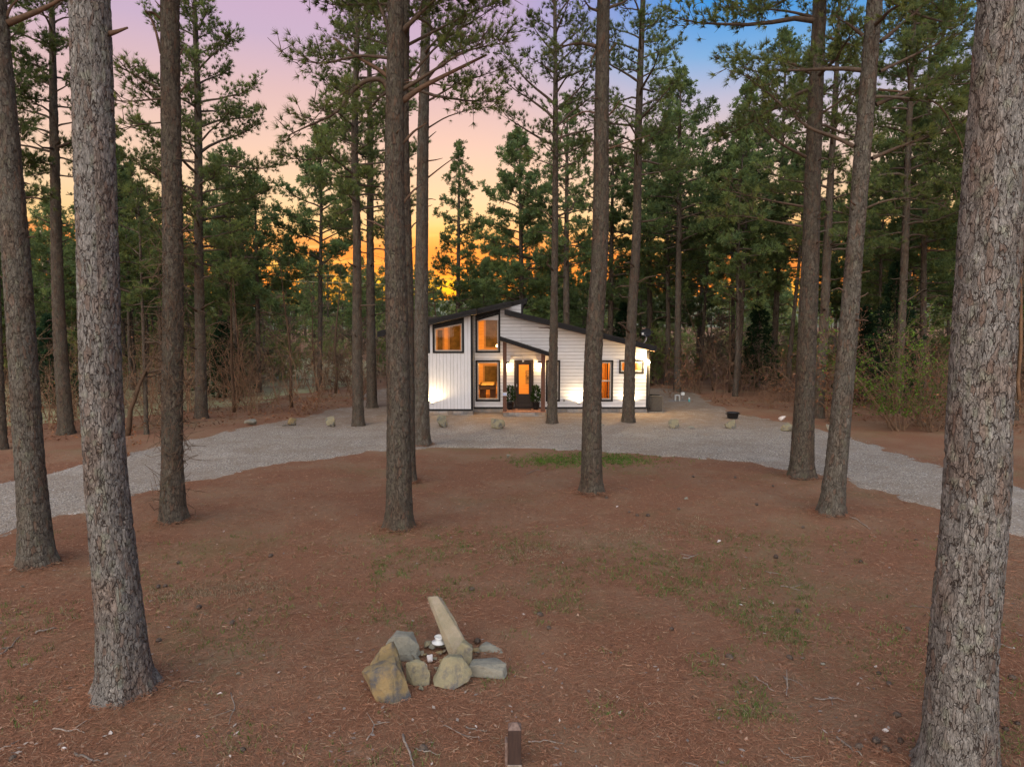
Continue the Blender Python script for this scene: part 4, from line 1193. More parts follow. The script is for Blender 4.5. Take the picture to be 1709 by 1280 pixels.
# label, trunk survey, widths, total height, crown base (m), crown radius, step, tint, limbs drawn from the photo
near = [
 ('thick pine at the left edge, leaning left out of the frame', [(65, 945), (51, 780), (22, 380), (-8, 0)], [(900, 47), (780, 43), (380, 40), (0, 34)], 21, 10.5, 3.0, .028, MID,
   [([(12, 40), (50, 25), (80, 12), (112, -6)], .07, 0, .2), ([(10, 30), (18, 12), (36, -6)], .035, 0, .2)]),
 ('thickest pine left of the fire ring, grey plated bark, roots flared', [(207, 1160), (204, 1100), (177, 780), (165, 420), (148.5, 0)], [(1100, 71), (780, 63), (420, 62), (0, 61)], 21, 10.5, 3.2, .020, GREY,
   [([(151, 44), (142, 28), (133, 4)], .05, 0, .0), ([(183, 57), (197, 53), (213, 47)], .035, 0, .0)]),
 ('dark brown pine wrapped in dead vines and twigs, left of the drive bend', [(290, 875), (288, 780), (289, 420), (284, 0)], [(840, 37), (780, 33), (420, 32), (0, 29)], 20, 11.2, 3.0, .028, BROWN,
   [([(269, 33), (257, 22), (244, 20)], .04, 0, .0), ([(269, 90), (260, 50), (250, 26), (243, 20)], .035, 0, .0), ([(266, 150), (230, 128), (205, 115), (190, 105)], .035, 1, .5), ([(300, 155), (306, 148), (312, 140)], .03, 0, 0), ([(304, 385), (312, 378), (318, 372)], .03, 0, 0), ([(298, 95), (303, 88), (306, 80)], .03, 0, 0),
    ([(270, 165), (220, 170), (188, 168)], .025, 1, .4), ([(270, 205), (235, 208), (190, 218)], .02, 1, .3)]),
 ('tall front pine of the close pair left of the cabin', [(667, 885), (664, 600), (659, 400), (661, 0)], [(850, 41), (600, 38), (400, 34), (0, 27)], 21, 10.0, 3.4, .028, BROWN,
   [([(655, 165), (640, 132), (612, 133), (588, 152), (562, 190), (520, 208), (478, 228)], .075, 1, .45), ([(650, 130), (630, 115), (600, 98), (556, 64)], .06, 0, 0), ([(655, 150), (652, 130), (640, 110)], .045, 0, 0), ([(652, 60), (640, 25), (625, -10)], .075, 1, .6),
    ([(668, 172), (700, 148), (745, 125), (812, 92)], .075, 0, 0), ([(672, 150), (712, 126), (775, 85), (850, 70)], .05, 1, .5), ([(668, 55), (700, 25), (735, -10)], .07, 1, .5), ([(668, 245), (690, 220), (712, 206)], .04, 0, 0), ([(672, 340), (690, 318), (704, 308)], .035, 0, 0), ([(655, 98), (600, 92), (540, 108), (490, 100)], .045, 1, .4)]),
 ('rear pine of the close pair, half hidden by the front one', [(682, 806), (679, 500), (673, 200), (677, 0)], [(780, 23), (500, 22), (200, 19), (0, 15)], 20, 9.5, 3.2, .028, BROWN,
   [([(682, 75), (740, 45), (800, 15), (850, 0)], .05, 1, .4), ([(684, 130), (730, 75), (790, 35), (840, 5)], .04, 1, .5), ([(680, 390), (690, 375), (700, 368)], .035, 0, 0)]),
 ('straight pine in front of the left end of the cabin', [(704, 745), (703, 600), (704, 420), (707, 200), (712, 0)], [(720, 26), (600, 24), (420, 21), (200, 18), (0, 14)], 21, 11.5, 3.2, .028, MID,
   [([(713, 170), (760, 142), (800, 128), (850, 112)], .045, 1, .35), ([(713, 215), (745, 195), (790, 182), (840, 178)], .035, 1, .4), ([(714, 297), (738, 278), (763, 260)], .035, 0, 0), ([(713, 233), (722, 225), (728, 220)], .03, 0, 0), ([(708, 140), (740, 100), (790, 70), (830, 60)], .045, 1, .4), ([(705, 110), (660, 80), (600, 60), (540, 70)], .04, 1, .4)]),
 ('thick centre pine on the straw in front of the cabin', [(987, 825), (990, 600), (1001, 420), (1004, 200), (1007, 0)], [(790, 33), (600, 30), (420, 27), (200, 24), (0, 21)], 22, 12.0, 3.4, .028, BROWN,
   [([(995, 78), (970, 72), (945, 76), (925, 88)], .06, 1, .5), ([(1000, 78), (990, 95), (985, 108)], .04, 0, 0), ([(1016, 193), (1026, 182), (1034, 168)], .03, 0, 0), ([(1014, 90), (1022, 80), (1029, 72)], .03, 0, 0), ([(1013, 250), (1040, 240), (1085, 226)], .03, 0, 0), ([(998, 190), (975, 185), (940, 205), (935, 240)], .03, 0, 0), ([(1003, 20), (985, 15), (970, -5)], .05, 1, .5), ([(1012, 15), (1040, 5), (1060, -8)], .05, 1, .4)]),
 ('left pine of the right-hand pair beside the drive', [(1338, 800), (1343, 660), (1353, 400), (1360, 200), (1368, 0)], [(770, 36), (660, 31), (400, 27), (200, 24), (0, 21)], 21, 9.0, 3.6, .028, BROWN,
   [([(1352, 122), (1325, 107), (1300, 100), (1250, 98), (1200, 97)], .06, 1, .4), ([(1345, 262), (1310, 245), (1280, 222), (1262, 200)], .055, 1, .4), ([(1340, 345), (1300, 338), (1260, 330), (1200, 315)], .045, 1, .3), ([(1338, 378), (1290, 370), (1240, 360), (1170, 362)], .045, 1, .35), ([(1358, 30), (1320, 20), (1270, 15), (1200, 12)], .05, 1, .4), ([(1372, 60), (1420, 75), (1440, 85)], .05, 1, .3), ([(1370, 190), (1410, 165), (1440, 140)], .045, 1, .3), ([(1362, 190), (1330, 170), (1300, 178)], .03, 1, .4)]),
 ('right pine of the right-hand pair, leaning right', [(1387, 860), (1396, 780), (1412, 600), (1427, 400), (1444, 200), (1461, 0)], [(830, 36), (780, 34), (600, 30), (400, 26), (200, 26), (0, 24)], 20, 8.6, 3.6, .028, MID,
   [([(1425, 245), (1400, 232), (1350, 215), (1318, 188), (1270, 145), (1240, 125)], .06, 1, .55), ([(1455, 265), (1500, 245), (1560, 225), (1612, 200)], .06, 1, .45), ([(1462, 175), (1510, 155), (1560, 142), (1620, 140)], .06, 1, .45), ([(1470, 70), (1500, 45), (1530, 20), (1550, -6)], .06, 1, .5), ([(1468, 120), (1520, 95), (1590, 62), (1630, 45)], .05, 1, .4), ([(1466, 150), (1520, 155), (1570, 175), (1600, 230), (1612, 262)], .03, 0, .2), ([(1440, 60), (1415, 40), (1395, 30)], .05, 1, .3), ([(1440, 350), (1475, 335), (1520, 330), (1580, 345)], .035, 1, .4)]),
 ('massive grey pine filling the right edge', [(1597, 1302), (1603, 1100), (1625, 860), (1637, 640), (1653, 420), (1683, 0)], [(1200, 100), (1100, 98), (860, 95), (640, 93), (420, 92), (0, 86)], 22, 11, 3.6, .020, GREY, []),
]
stat = []
for ti, (lab, pix, wpx, H, cb, Rc, step, tint, limbs) in enumerate(near):
    base, axf, wz, wr, Yt = survey(pix, wpx)
    rtop = wr[-1]
    def radf(z, wz=wz, wr=wr, H=H):
        z = np.asarray(z, float)
        r = np.interp(z, wz, wr)
        return np.where(z > wz[-1], wr[-1] * np.clip((H - z) / (H - wz[-1]), 0, 1) ** .8 + .015, r)
    rng = np.random.default_rng(100 + ti)
    t = thing('pine_tree', lab, 'pine tree', tuple(base), 'tall pines of the clearing')
    zvis = W(854, -30, Yt)[1]
    cw = .075
    face = math.atan2(-base[1], -base[0])
    me = trunk_mesh(axf, radf, H, min(zvis, H - 1), step, cw, .20, .013, tint, 10 + ti, flare=.75 if 'roots' in lab else .6, face=face)
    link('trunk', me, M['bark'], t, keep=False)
    gb, gl = Geo(), Geo()
    for lp, r0, fol, fo in limbs:
        lb = Geo()
        pts = []; dd = rng.uniform(-.25, .25)
        for k, (x, y) in enumerate(lp):
            yo = Yt + dd * k * .6 + rng.normal(0, .03) * k
            X_, Z_ = W(x, y, yo); pts.append((X_ - base[0], yo - base[1], Z_ - base[2]))
        pts = np.array(pts)
        tt = np.linspace(0, 1, len(pts)); t2 = np.linspace(0, 1, len(pts) * 3)
        ps = np.stack([np.interp(t2, tt, pts[:, a]) for a in range(3)], -1)
        ps[1:-1] = (ps[:-2] + 2 * ps[1:-1] + ps[2:]) / 4
        if fol: limb_branch(lb, gl, rng, ps, r0 * .8, 0, s0=.3, fol=min(1, fo + .25), bcol=(.9, .85, .8), dens=1.25)
        else: lb.tube(ps, np.linspace(r0 * .8, r0 * .3, len(ps)), 7, (1.15, .95, .82))
        link('limb', lb.mesh('limb', True), M['limb'], t, keep=False)
    crown(gb, gl, rng, axf, radf, H, cb, Rc, 2, dens=1.9, zfine=zvis + 1.5)
    dead_stubs(gb, rng, axf, radf, 3.2 if tint is not GREY else 8.5, cb, 9, (.06, .5), (1.2, 1, .9))
    if 'vines' in lab:
        A, B = [], []
        for q in range(420):
            z = abs(rng.normal(3.2, 1.8)) + .2; az = rng.uniform(0, 6.28); r = float(radf(np.array([z]))[0]) + rng.uniform(.0, .05)
            c = np.array([*axf(np.array([z]))[0], z]); p = c + np.array((math.cos(az) * r, math.sin(az) * r, 0))
            d = np.array((-math.sin(az) * rng.normal(0, 1), math.cos(az) * rng.normal(0, 1), rng.normal(0, 1.0))) + np.array((math.cos(az), math.sin(az), 0)) * rng.uniform(0, .8)
            l = rng.uniform(.08, .35); m_ = p + nrm(d) * l; A += [p, m_]; B += [m_, m_ + nrm(d + rng.normal(0, .6, 3)) * l]
        v_ = Geo(); v_.twigs(A, B, .007, .004, (1.25, 1.1, .95))
        link('dead_vine', v_.mesh('dead_vine'), M['limb'], t, keep=False)
    if 'massive' in lab:
        v_ = Geo(); pv = []
        for x, y in ((1702, 330), (1697, 420), (1698, 520), (1700, 590), (1699, 650), (1698, 678)):
            X_, Z_ = W(x, y, Yt - .1); pv.append((X_ - base[0], -.1 + .03 * math.sin(y), Z_))
        v_.tube(pv, np.linspace(.012, .016, len(pv)), 6, (1.6, 1.25, .95)); link('hanging_vine', v_.mesh('hanging_vine', True), M['limb'], t, keep=False)
    link('branches', gb.mesh('branches'), M['limb'], t, keep=False)['kind'] = 'stuff'
    link('crown', gl.mesh('crown'), M['needle'], t, keep=False)

# middle-distance pines, each surveyed: label, trunk, widths, top y, crown base y, crown half width px, steep, sub density
mids = [
 ('pine with open crown between the two leftmost thick trunks', [(111, 724), (103, 600), (94, 400), (91, 230), (88, 60)], [(700, 23), (400, 17), (230, 14), (60, 9)], -110, 300, 112, 8, 1.3),
 ('pine with broad layered crown right of the vine-wrapped trunk', [(337, 699), (334, 560), (332, 400), (331, 230), (327, 60)], [(680, 19), (400, 14), (230, 12), (60, 8)], -70, 470, 140, 6, 1.4),
 ('pine on the gravel edge with a split scar low on its trunk', [(598, 711), (596, 560), (596, 400), (592, 250), (596, 60)], [(690, 19), (400, 13), (250, 12), (60, 8)], -90, 360, 112, 10, 1.35),
 ('slim pine behind the scarred trunk, lit amber at its foot', [(621, 681), (619, 560), (618, 400), (618, 250), (616, 60)], [(670, 17), (400, 12), (250, 10), (60, 7)], -40, 420, 88, 8, 1.3),
 ('slender pine in front of the porch, right post', [(921, 708), (924, 560), (926, 420), (927, 200), (926, 0)], [(690, 17), (560, 14), (420, 11), (200, 9), (0, 5)], -90, 290, 115, 24, .75),
 ('pine in front of the small high window of the cabin', [(1048, 705), (1053, 560), (1061, 420), (1066, 200), (1073, 0)], [(690, 20), (560, 17), (420, 15), (200, 12), (0, 8)], -120, 300, 118, 14, .9),
 ('straight pine beside the utility boxes right of the cabin', [(1130, 655), (1133, 400), (1134, 250)], [(640, 12), (400, 9), (250, 6)], 130, 420, 105, 4, 1.15),
 ('pine with slightly leaning trunk behind the straw bank on the right', [(1229, 653), (1240, 450), (1246, 300)], [(640, 11), (450, 9), (300, 6)], 150, 420, 85, 2, 1.1),
 ('pine just right of the dark conical cedar', [(1289, 645), (1297, 480), (1303, 320)], [(630, 11), (480, 9), (320, 7)], 60, 440, 100, 2, 1.1),
 ('pine seen between the right-hand pair of trunks', [(1366, 697), (1372, 600), (1381, 400), (1392, 200)], [(680, 16), (400, 13), (200, 9)], -80, 420, 115, 2, 1.1),
 ('reddish leaning pine behind the green briar bush', [(1493, 690), (1500, 620), (1511, 380), (1518, 200)], [(660, 13), (380, 12), (200, 9)], -120, 400, 130, 0, 1.15),
 ('second pine behind the green briar bush', [(1540, 672), (1541, 500), (1545, 300)], [(650, 11), (500, 10), (300, 8)], -60, 420, 125, 0, 1.15),
 ('dark pine behind the massive right trunk', [(1690, 700), (1700, 500), (1712, 250)], [(680, 14), (400, 12), (250, 9)], -140, 420, 150, 0, 1.1),
 ('thin pine sapling left of the vine-wrapped trunk', [(245, 726), (241, 600), (236, 470), (234, 400)], [(700, 7), (500, 5), (400, 3)], 300, 520, 62, 6, 1.0),
 ('pine at the far left border, trunk cut by the frame', [(2, 748), (-6, 500), (-14, 200)], [(720, 17), (400, 13), (200, 10)], -120, 340, 110, 4, 1.0),
 ('rounded pine crown behind the left roof edge of the cabin', [(764, 640), (765, 450), (766, 330)], [(620, 9), (450, 7), (330, 4)], 246, 540, 46, 10, 1.0),
 ('broad dense pine crown rising behind the cabin peak', [(872, 642), (870, 450), (868, 320)], [(620, 10), (450, 8), (320, 5)], 225, 560, 92, 6, 1.6),
 ('pine behind the cabin just right of the slender porch pine', [(946, 650), (945, 450), (946, 300)], [(620, 12), (450, 10), (300, 6)], 170, 450, 60, 10, .9),
 ('pine with pale needles behind the right slope of the cabin roof', [(1018, 640), (1020, 450), (1022, 330)], [(620, 10), (450, 8), (330, 5)], 225, 520, 72, 6, 1.0),
 ('pine with wide crown behind the dish on the cabin roof', [(1085, 638), (1084, 470), (1082, 330)], [(620, 10), (450, 8), (330, 5)], 215, 470, 80, 4, 1.1),
 ('leafy-topped pine left of the scarred trunk', [(533, 650), (535, 480), (536, 350)], [(630, 9), (480, 7), (350, 5)], 215, 470, 80, 8, 1.3),
 ('bushy pine filling the gap right of the layered crown', [(432, 655), (430, 520), (428, 420)], [(630, 9), (520, 7), (420, 5)], 300, 530, 75, 2, 1.1),
 ('pine in the left wood behind the meadow edge', [(180, 668), (182, 520), (184, 380)], [(640, 10), (520, 8), (380, 5)], 215, 500, 72, 4, 1.1),
]
for ti, (lab, pix, wpx, ty, cby, hwp, steep, sub) in enumerate(mids):
    base, axf, wz, wr, Yt = survey(pix, wpx)
    H = W(854, ty, Yt)[1]; cb = max(1.0, W(854, cby, Yt)[1]); Rc = hwp / FPX * Yt
    def radf(z, wz=wz, wr=wr, H=H):
        z = np.asarray(z, float)
        return np.where(z > wz[-1], wr[-1] * np.clip((H - z) / max(.5, H - wz[-1]), 0, 1) ** .8 + .012, np.interp(z, wz, wr))
    rng = np.random.default_rng(300 + ti)
    t = thing('pine_tree', lab, 'pine tree', tuple(base), 'pines around the cabin')
    stp = .065 if Yt < 34 else .14
    me = trunk_mesh(axf, radf, H, max(2, min(cb + 3, H - 1)), stp, .11, .24, .022, (.39, .36, .315), 50 + ti, flare=.45)
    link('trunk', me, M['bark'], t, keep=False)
    gb, gl = Geo(), Geo()
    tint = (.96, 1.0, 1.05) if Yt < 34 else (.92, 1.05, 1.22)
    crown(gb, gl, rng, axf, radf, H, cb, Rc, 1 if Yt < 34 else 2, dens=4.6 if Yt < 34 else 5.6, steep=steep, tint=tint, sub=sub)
    dead_stubs(gb, rng, axf, radf, cb * .35, cb + 1.5, 12, (.3, 1.6), (.9, .85, .8))
    link('branches', gb.mesh('branches'), M['limb'], t, keep=False)['kind'] = 'stuff'
    link('crown', gl.mesh('crown'), M['needle'], t, keep=False)

# background pines: a few grown once, then copied as individual trees
protos = []
for k in range(5):
    rng = np.random.default_rng(500 + k)
    H = 15.0; cb = [4.5, 6.5, 5.5, 7.5, 3.0][k]; Rc = [2.6, 2.9, 2.3, 2.7, 2.4, 3.1, 2.0][k]
    b1, b2 = rng.normal(0, .02), rng.normal(0, .02)
    axf = lambda z, b1=b1, b2=b2: np.stack([b1 * z + .06 * np.sin(z * .5), b2 * z + .05 * np.sin(z * .4 + 1)], -1)
    radf = lambda z: .15 * np.clip((15.0 - np.asarray(z, float)) / 15.0, 0, 1) ** .8 + .012
    me = trunk_mesh(axf, radf, H, 11, .16, .2, .4, .02, (.39, .36, .32), 80 + k, flare=.4, zb=-.3)
    gb, gl = Geo(), Geo()
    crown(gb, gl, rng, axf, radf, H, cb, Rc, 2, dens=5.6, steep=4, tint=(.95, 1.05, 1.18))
    dead_stubs(gb, rng, axf, radf, 1.5, cb + 1, 10, (.4, 1.8), (.8, .75, .7))
    bme, lme = gb.mesh('branches'), gl.mesh('crown')
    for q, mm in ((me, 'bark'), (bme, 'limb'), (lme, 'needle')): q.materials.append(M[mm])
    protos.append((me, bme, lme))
def place(k, x, y, s, label, group, sz=1.0):
    t = thing('pine_tree', label, 'pine tree', (x, y, float(gz(x, y)) - .05), group)
    t.rotation_euler = (0, 0, random.uniform(0, 6.28)); t.scale = (s * random.uniform(.9, 1.1), s * random.uniform(.9, 1.1), s * sz)
    for nm, q in zip(('trunk', 'branches', 'crown'), protos[k]):
        o_ = link(nm, q, None, t, keep=False)
        if nm == 'branches': o_['kind'] = 'stuff'
rg = random.Random(12)
def fill(n, xr, dr, hr, label, group, tall=None, gap=2.0):
    done = []
    tries = 0
    while len(done) < n and tries < 4000:
        tries += 1
        px = rg.uniform(*xr); d = rg.uniform(*dr)
        x = (px - 854.5) / FPX * d
        if -9 < x < 9 and 27 < d < 42: continue
        if any(math.hypot(x - a, d - b) < gap for a, b in done): continue
        h = rg.uniform(*hr)
        done.append((x, d)); place(rg.randrange(5), x, d, h / 15.0, label, group)
marks = [(0, 'the left border'), (51, 'the leftmost thick trunk'), (180, 'the thick grey left trunk'), (289, 'the vine-wrapped trunk'), (335, 'the broad layered pine'), (430, 'the dark sapling'), (510, 'the small drive rocks'), (597, 'the scarred pine'), (660, 'the close pair of pines'), (704, 'the left end of the cabin'),
         (790, 'the tall cabin window'), (875, 'the cabin peak'), (925, 'the slender porch pine'), (995, 'the thick centre pine'), (1058, 'the small high window'), (1131, 'the utility boxes'), (1222, 'the black tub'), (1266, 'the conical cedar'), (1345, 'the right-hand pair of trunks'), (1425, 'the leaning trunk'), (1505, 'the green briar bush'), (1580, 'the brown briar mound'), (1640, 'the massive right trunk'), (1709, 'the right border')]
used = set()
def landmark_label(px, d, h, where):
    m_ = min(marks, key=lambda q: abs(q[0] - px)); dx_ = px - m_[0]
    side = 'beyond' if abs(dx_) < 12 else ('left of' if dx_ < 0 else 'right of')
    for look in (('tall ' if h > 14 else 'short ' if h < 11 else 'medium ') , ('tall ' if h > 14 else 'short ' if h < 11 else '') , ('slim tall ' if h > 14 else 'slim short ' if h < 11 else 'slim '), 'farther ', 'farthest ', 'leaner ', 'bushier '):
        lab = f'{look}pine {where}, {side} {m_[1]}'
        if len(lab.split()) > 16: lab = lab.replace(' the ', ' ')
        if lab not in used: used.add(lab); return lab
    return lab
def fill(n, xr, dr, hr, where, group, gap=2.0):
    done = []; tries = 0; spots = []
    while len(done) < n and tries < 4000:
        tries += 1
        px = rg.uniform(*xr); d = rg.uniform(*dr)
        x = (px - 854.5) / FPX * d
        if -9 < x < 9 and 27 < d < 42: continue
        if x < 0 and d < 36 and px > 300: continue
        if any(math.hypot(x - a, d - b) < gap for a, b in done): continue
        done.append((x, d)); spots.append((d, px, x, rg.uniform(*hr)))
    for d, px, x, h in sorted(spots):
        place(rg.randrange(5), x, d, h / 15.0, landmark_label(px, d, h, where), group)
fill(34, (-160, 450), (38, 62), (9, 15), 'behind the left meadow', 'pines in the left wood')
fill(24, (-220, 560), (64, 105), (11, 16), 'far across the left meadow', 'distant pines on the left', gap=3)
fill(18, (480, 1080), (70, 120), (8, 11.5), 'far behind the cabin', 'distant pines behind the cabin', gap=4)
fill(16, (425, 720), (84, 118), (11, 13.5), 'along the far treeline', 'pines of the far treeline', gap=3)
fill(16, (770, 1090), (48, 66), (8, 13), 'close behind the cabin', 'pines close behind the cabin', gap=2.5)
fill(22, (1090, 1640), (38, 62), (12, 18), 'in the wood right of the cabin', 'pines in the right wood')
fill(20, (1090, 1900), (64, 110), (11, 16), 'deep in the right wood', 'distant pines on the right', gap=3)
fill(8, (1640, 1980), (30, 60), (13, 19), 'at the right edge of the wood', 'pines at the right border', gap=3)
# far-off wood: one mass
g = Geo(); gt = Geo()
rng = np.random.default_rng(77)
N = 420
for q in range(N):
    px = rng.uniform(-350, 2100); d = rng.uniform(125, 330)
    x = (px - 854.5) / FPX * d; h = rng.uniform(8, 13) + (3 if abs(px - 720) > 200 else -2)
    z0 = float(gz(x, d)); Rr_ = rng.uniform(1.8, 3)
    n = 46
    zz = rng.uniform(.12, 1, n) ** .8; a = rng.uniform(0, 6.28, n); rr_ = Rr_ * np.interp(zz, [0, .3, .7, 1], [.7, 1, .7, .12]) * np.sqrt(rng.uniform(0, 1, n))
    pp = np.stack([x + rr_ * np.cos(a), d + rr_ * np.sin(a), z0 + zz * h], -1)
    dd = np.stack([np.cos(a), np.sin(a), np.full(n, .8)], -1)
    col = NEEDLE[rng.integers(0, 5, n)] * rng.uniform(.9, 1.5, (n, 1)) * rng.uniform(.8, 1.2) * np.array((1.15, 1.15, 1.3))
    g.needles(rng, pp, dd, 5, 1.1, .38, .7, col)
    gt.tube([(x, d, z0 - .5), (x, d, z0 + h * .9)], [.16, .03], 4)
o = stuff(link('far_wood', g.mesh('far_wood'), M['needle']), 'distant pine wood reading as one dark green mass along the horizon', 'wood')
tw = link('far_trunks', gt.mesh('far_trunks'), M['limb'], o); tw['kind'] = 'stuff'
# evergreen and brown undergrowth that closes the view between the trunks: one mass
g = Geo(); rng = np.random.default_rng(78)
for q in range(330):
    px = rng.uniform(-250, 1950); d = rng.uniform(44, 105); x = (px - 854.5) / FPX * d
    left = px < 660
    h = rng.uniform(2.0, 6.5) if left else rng.uniform(1.6, 4.6) if px > 1080 else rng.uniform(1.5, 3.6)
    z0 = float(gz(x, d)); Rr_ = rng.uniform(1.2, 2.6); n = 60
    zz = rng.uniform(.02, 1, n); a = rng.uniform(0, 6.28, n); rr_ = Rr_ * np.sqrt(1 - zz * .85) * np.sqrt(rng.uniform(0, 1, n))
    pp = np.stack([x + rr_ * np.cos(a), d + rr_ * np.sin(a), z0 + zz * h], -1); dd = np.stack([np.cos(a), np.sin(a), np.full(n, .7)], -1)
    if rng.uniform() < .55: col = NEEDLE[rng.integers(0, 5, n)] * rng.uniform(.8, 1.4, (n, 1)) * rng.uniform(.8, 1.15)
    else: col = np.array([(.20, .145, .095), (.16, .12, .08), (.22, .165, .10)])[rng.integers(0, 3, n)] * rng.uniform(.6, 1.2, (n, 1))
    g.needles(rng, pp, dd, 8, .62, .07, .75, col)
stuff(link('undergrowth', g.mesh('undergrowth'), M['needle']), 'tangled evergreen and brown undergrowth between the background trunks', 'undergrowth')
#PART4
# ------------------------------------------------------------------ understorey
def shrub(g, rng, x, y, h, n, spread=.5, col=(1, 1, 1), gl=None, leafc=None, leaves=0):
    z0 = float(gz(x, y)) - .03
    A, B, ra, rb = [], [], [], []
    FA, FB = [], []
    ends = []
    for q in range(n):
        p = np.array((x + rng.normal(0, .18), y + rng.normal(0, .18), z0)); d = nrm(np.array((rng.normal(0, spread), rng.normal(0, spread), 1.0)))
        l = h * rng.uniform(.5, 1.0); r = .006 + .006 * h * rng.uniform(.5, 1.0)
        ns = 4
        for w in range(ns):
            e = p + d * l / ns
            A.append(p); B.append(e); ra.append(r * (1 - w / ns * .8)); rb.append(r * (1 - (w + 1) / ns * .8))
            for u in range(3):
                d2 = nrm(d + rng.normal(0, .75, 3) + np.array((0, 0, .1))); l2 = l * rng.uniform(.12, .34); e2 = e + d2 * l2
                FA.append(e); FB.append(e2)
                for v in range(2):
                    s_ = e + (e2 - e) * rng.uniform(.3, 1); e3 = s_ + nrm(d2 + rng.normal(0, .8, 3)) * l2 * .6
                    FA.append(s_); FB.append(e3); ends.append(e3)
            p = e; d = nrm(d + rng.normal(0, .25, 3) + np.array((0, 0, .12)))
    c = np.asarray(col) * rng.uniform(.7, 1.3)
    g.twigs(A, B, ra, rb, c)
    g.ribbons(rng, FA, FB, .0058, c)
    if gl is not None and leaves and len(ends):
        E = np.array(ends)[rng.integers(0, len(ends), leaves)] + rng.normal(0, .04, (leaves, 3))
        leaf_quads(gl, rng, E, .05, leafc)
def leaf_quads(g, rng, E, size, colset, flat=0):
    n = len(E)
    d = rng.normal(0, 1, (n, 3)); d[:, 2] *= (1 - flat); d = nrm(d)
    u = rng.normal(0, 1, (n, 3)); u[:, 2] *= (1 - flat); s = nrm(np.cross(d, u) if not flat else np.stack([-d[:, 1], d[:, 0], rng.normal(0, .25, n)], -1))
    l = size * rng.uniform(.6, 1.3, (n, 1))
    V = np.stack([E - d * l, E + s * l * .5, E + d * l, E - s * l * .5], 1).reshape(-1, 3)
    colset = np.asarray(colset)
    c = colset[rng.integers(0, len(colset), n)] * rng.uniform(.65, 1.3, (n, 1))
    g.add(V, np.arange(4 * n).reshape(-1, 4), None, np.repeat(c, 4, axis=0))
DRY = [(.24, .105, .052), (.20, .085, .045), (.28, .145, .078), (.15, .072, .042)]
GREEN = [(.09, .16, .035), (.12, .20, .04), (.07, .12, .03)]
def thicket(name, label, n, xr, dr, hr, seed, ok=lambda x, y: True, leaves=6, nst=(4, 8), col=(1, 1, 1)):
    rng = np.random.default_rng(seed)
    g, gl = Geo(), Geo()
    cnt = 0; tries = 0
    while cnt < n and tries < n * 20:
        tries += 1
        px = rng.uniform(*xr); d = rng.uniform(*dr); x = (px - 854.5) / FPX * d
        if on_drive(np.array([x]), np.array([d]))[0] or not ok(x, d) or (-7 < x < 8 and d < 42): continue
        cnt += 1
        shrub(g, rng, x, d, rng.uniform(*hr), rng.integers(*nst), .35, col, gl, DRY if rng.uniform() < .8 else GREEN, leaves)
    o = stuff(link(name, g.mesh(name), M['twig']), label, 'thicket')
    if gl.n:
        l_ = link('dry_leaves', gl.mesh('dry_leaves'), M['litter'], o); l_['kind'] = 'stuff'
# edge of the wood follows the outer edge of the drive
def left_ok(x, y):
    b = np.interp(x, [-40, -22, -16, -12, -9, -7, -5], [17, 20.5, 24, 27.5, 30, 33, 40]); return y > b + 1.6
def right_ok(x, y):
    b = np.interp(x, [6, 9, 11, 14, 18, 24], [40, 36, 33.5, 29.5, 25.5, 22]); return y > b + 1.2
thicket('bare_thicket', 'brown leafless thicket of saplings and briars left of the drive', 160, (-120, 650), (22, 46), (1.2, 5.0), 41, left_ok, 10, (2, 6), (1.1, .93, .78))
thicket('bare_thicket', 'low brown brush right of the cabin at the foot of the wood', 160, (1060, 1800), (24, 50), (1.0, 3.8), 43, right_ok, 14, (3, 7), (1.0, .85, .75))
thicket('bare_thicket', 'tangled bare undergrowth behind the cabin', 70, (560, 1150), (44, 60), (1.5, 4.5), 47, lambda x, y: True, 5, (3, 6), (1.1, 1.05, 1))
# rusty leafy hardwood brush
def rust_bush(px, d, h, lab, n=6, leaves=520, seed=1, cols=DRY, lsize=.055):
    rng = np.random.default_rng(seed)
    x = (px - 854.5) / FPX * d
    t = thing('leafy_bush', lab, 'bush', (x, d, float(gz(x, d))), 'bushes at the wood edge')
    g, gl = Geo(), Geo()
    shrub(g, rng, x, d, h, n, .5, (1, .9, .8), None)
    V = np.concatenate(g.V)
    E = V[rng.integers(0, len(V), leaves)] + rng.normal(0, .05, (leaves, 3))
    E = E[E[:, 2] > h * .12]
    leaf_quads(gl, rng, E, lsize, cols)
    link('stems', g.mesh('stems'), M['twig'], t); link('foliage', gl.mesh('foliage'), M['leaf'], t)
rust_bush(1392, 28.5, 4.2, 'rusty-leaved bush right of the slim pine between the right-hand pair', 7, 900, 1)
rust_bush(1375, 31, 3.6, 'rusty-leaved bush behind the right-hand pair of trunks', 6, 650, 2)
rust_bush(1560, 25.8, 3.2, 'brown briar mound below the bright green sprays', 14, 260, 3)
rust_bush(1600, 26.4, 3.6, 'brown briar mound beside the massive right trunk', 14, 260, 13)
rust_bush(505, 30.5, 1.5, 'small russet oak sapling on the left bank', 5, 260, 4)
rust_bush(180, 20.6, 1.0, 'low russet brush beside the left drive edge', 6, 160, 5)
rust_bush(1120, 37.5, 2.2, 'pinkish dry bush behind the utility boxes', 6, 260, 6)
rust_bush(1160, 40, 4.5, 'reddish leafy sapling in the wood right of the cabin', 4, 360, 7)
rust_bush(1505, 26.2, 4.6, 'arching bright green briar bush on the right wood edge', 16, 3600, 8, [(.085, .145, .025), (.115, .185, .028), (.065, .115, .022)], .05)
rust_bush(1548, 27.0, 5.4, 'tall green briar behind the arching green bush', 12, 2200, 9, [(.06, .105, .022), (.085, .14, .025), (.045, .085, .02)], .05)
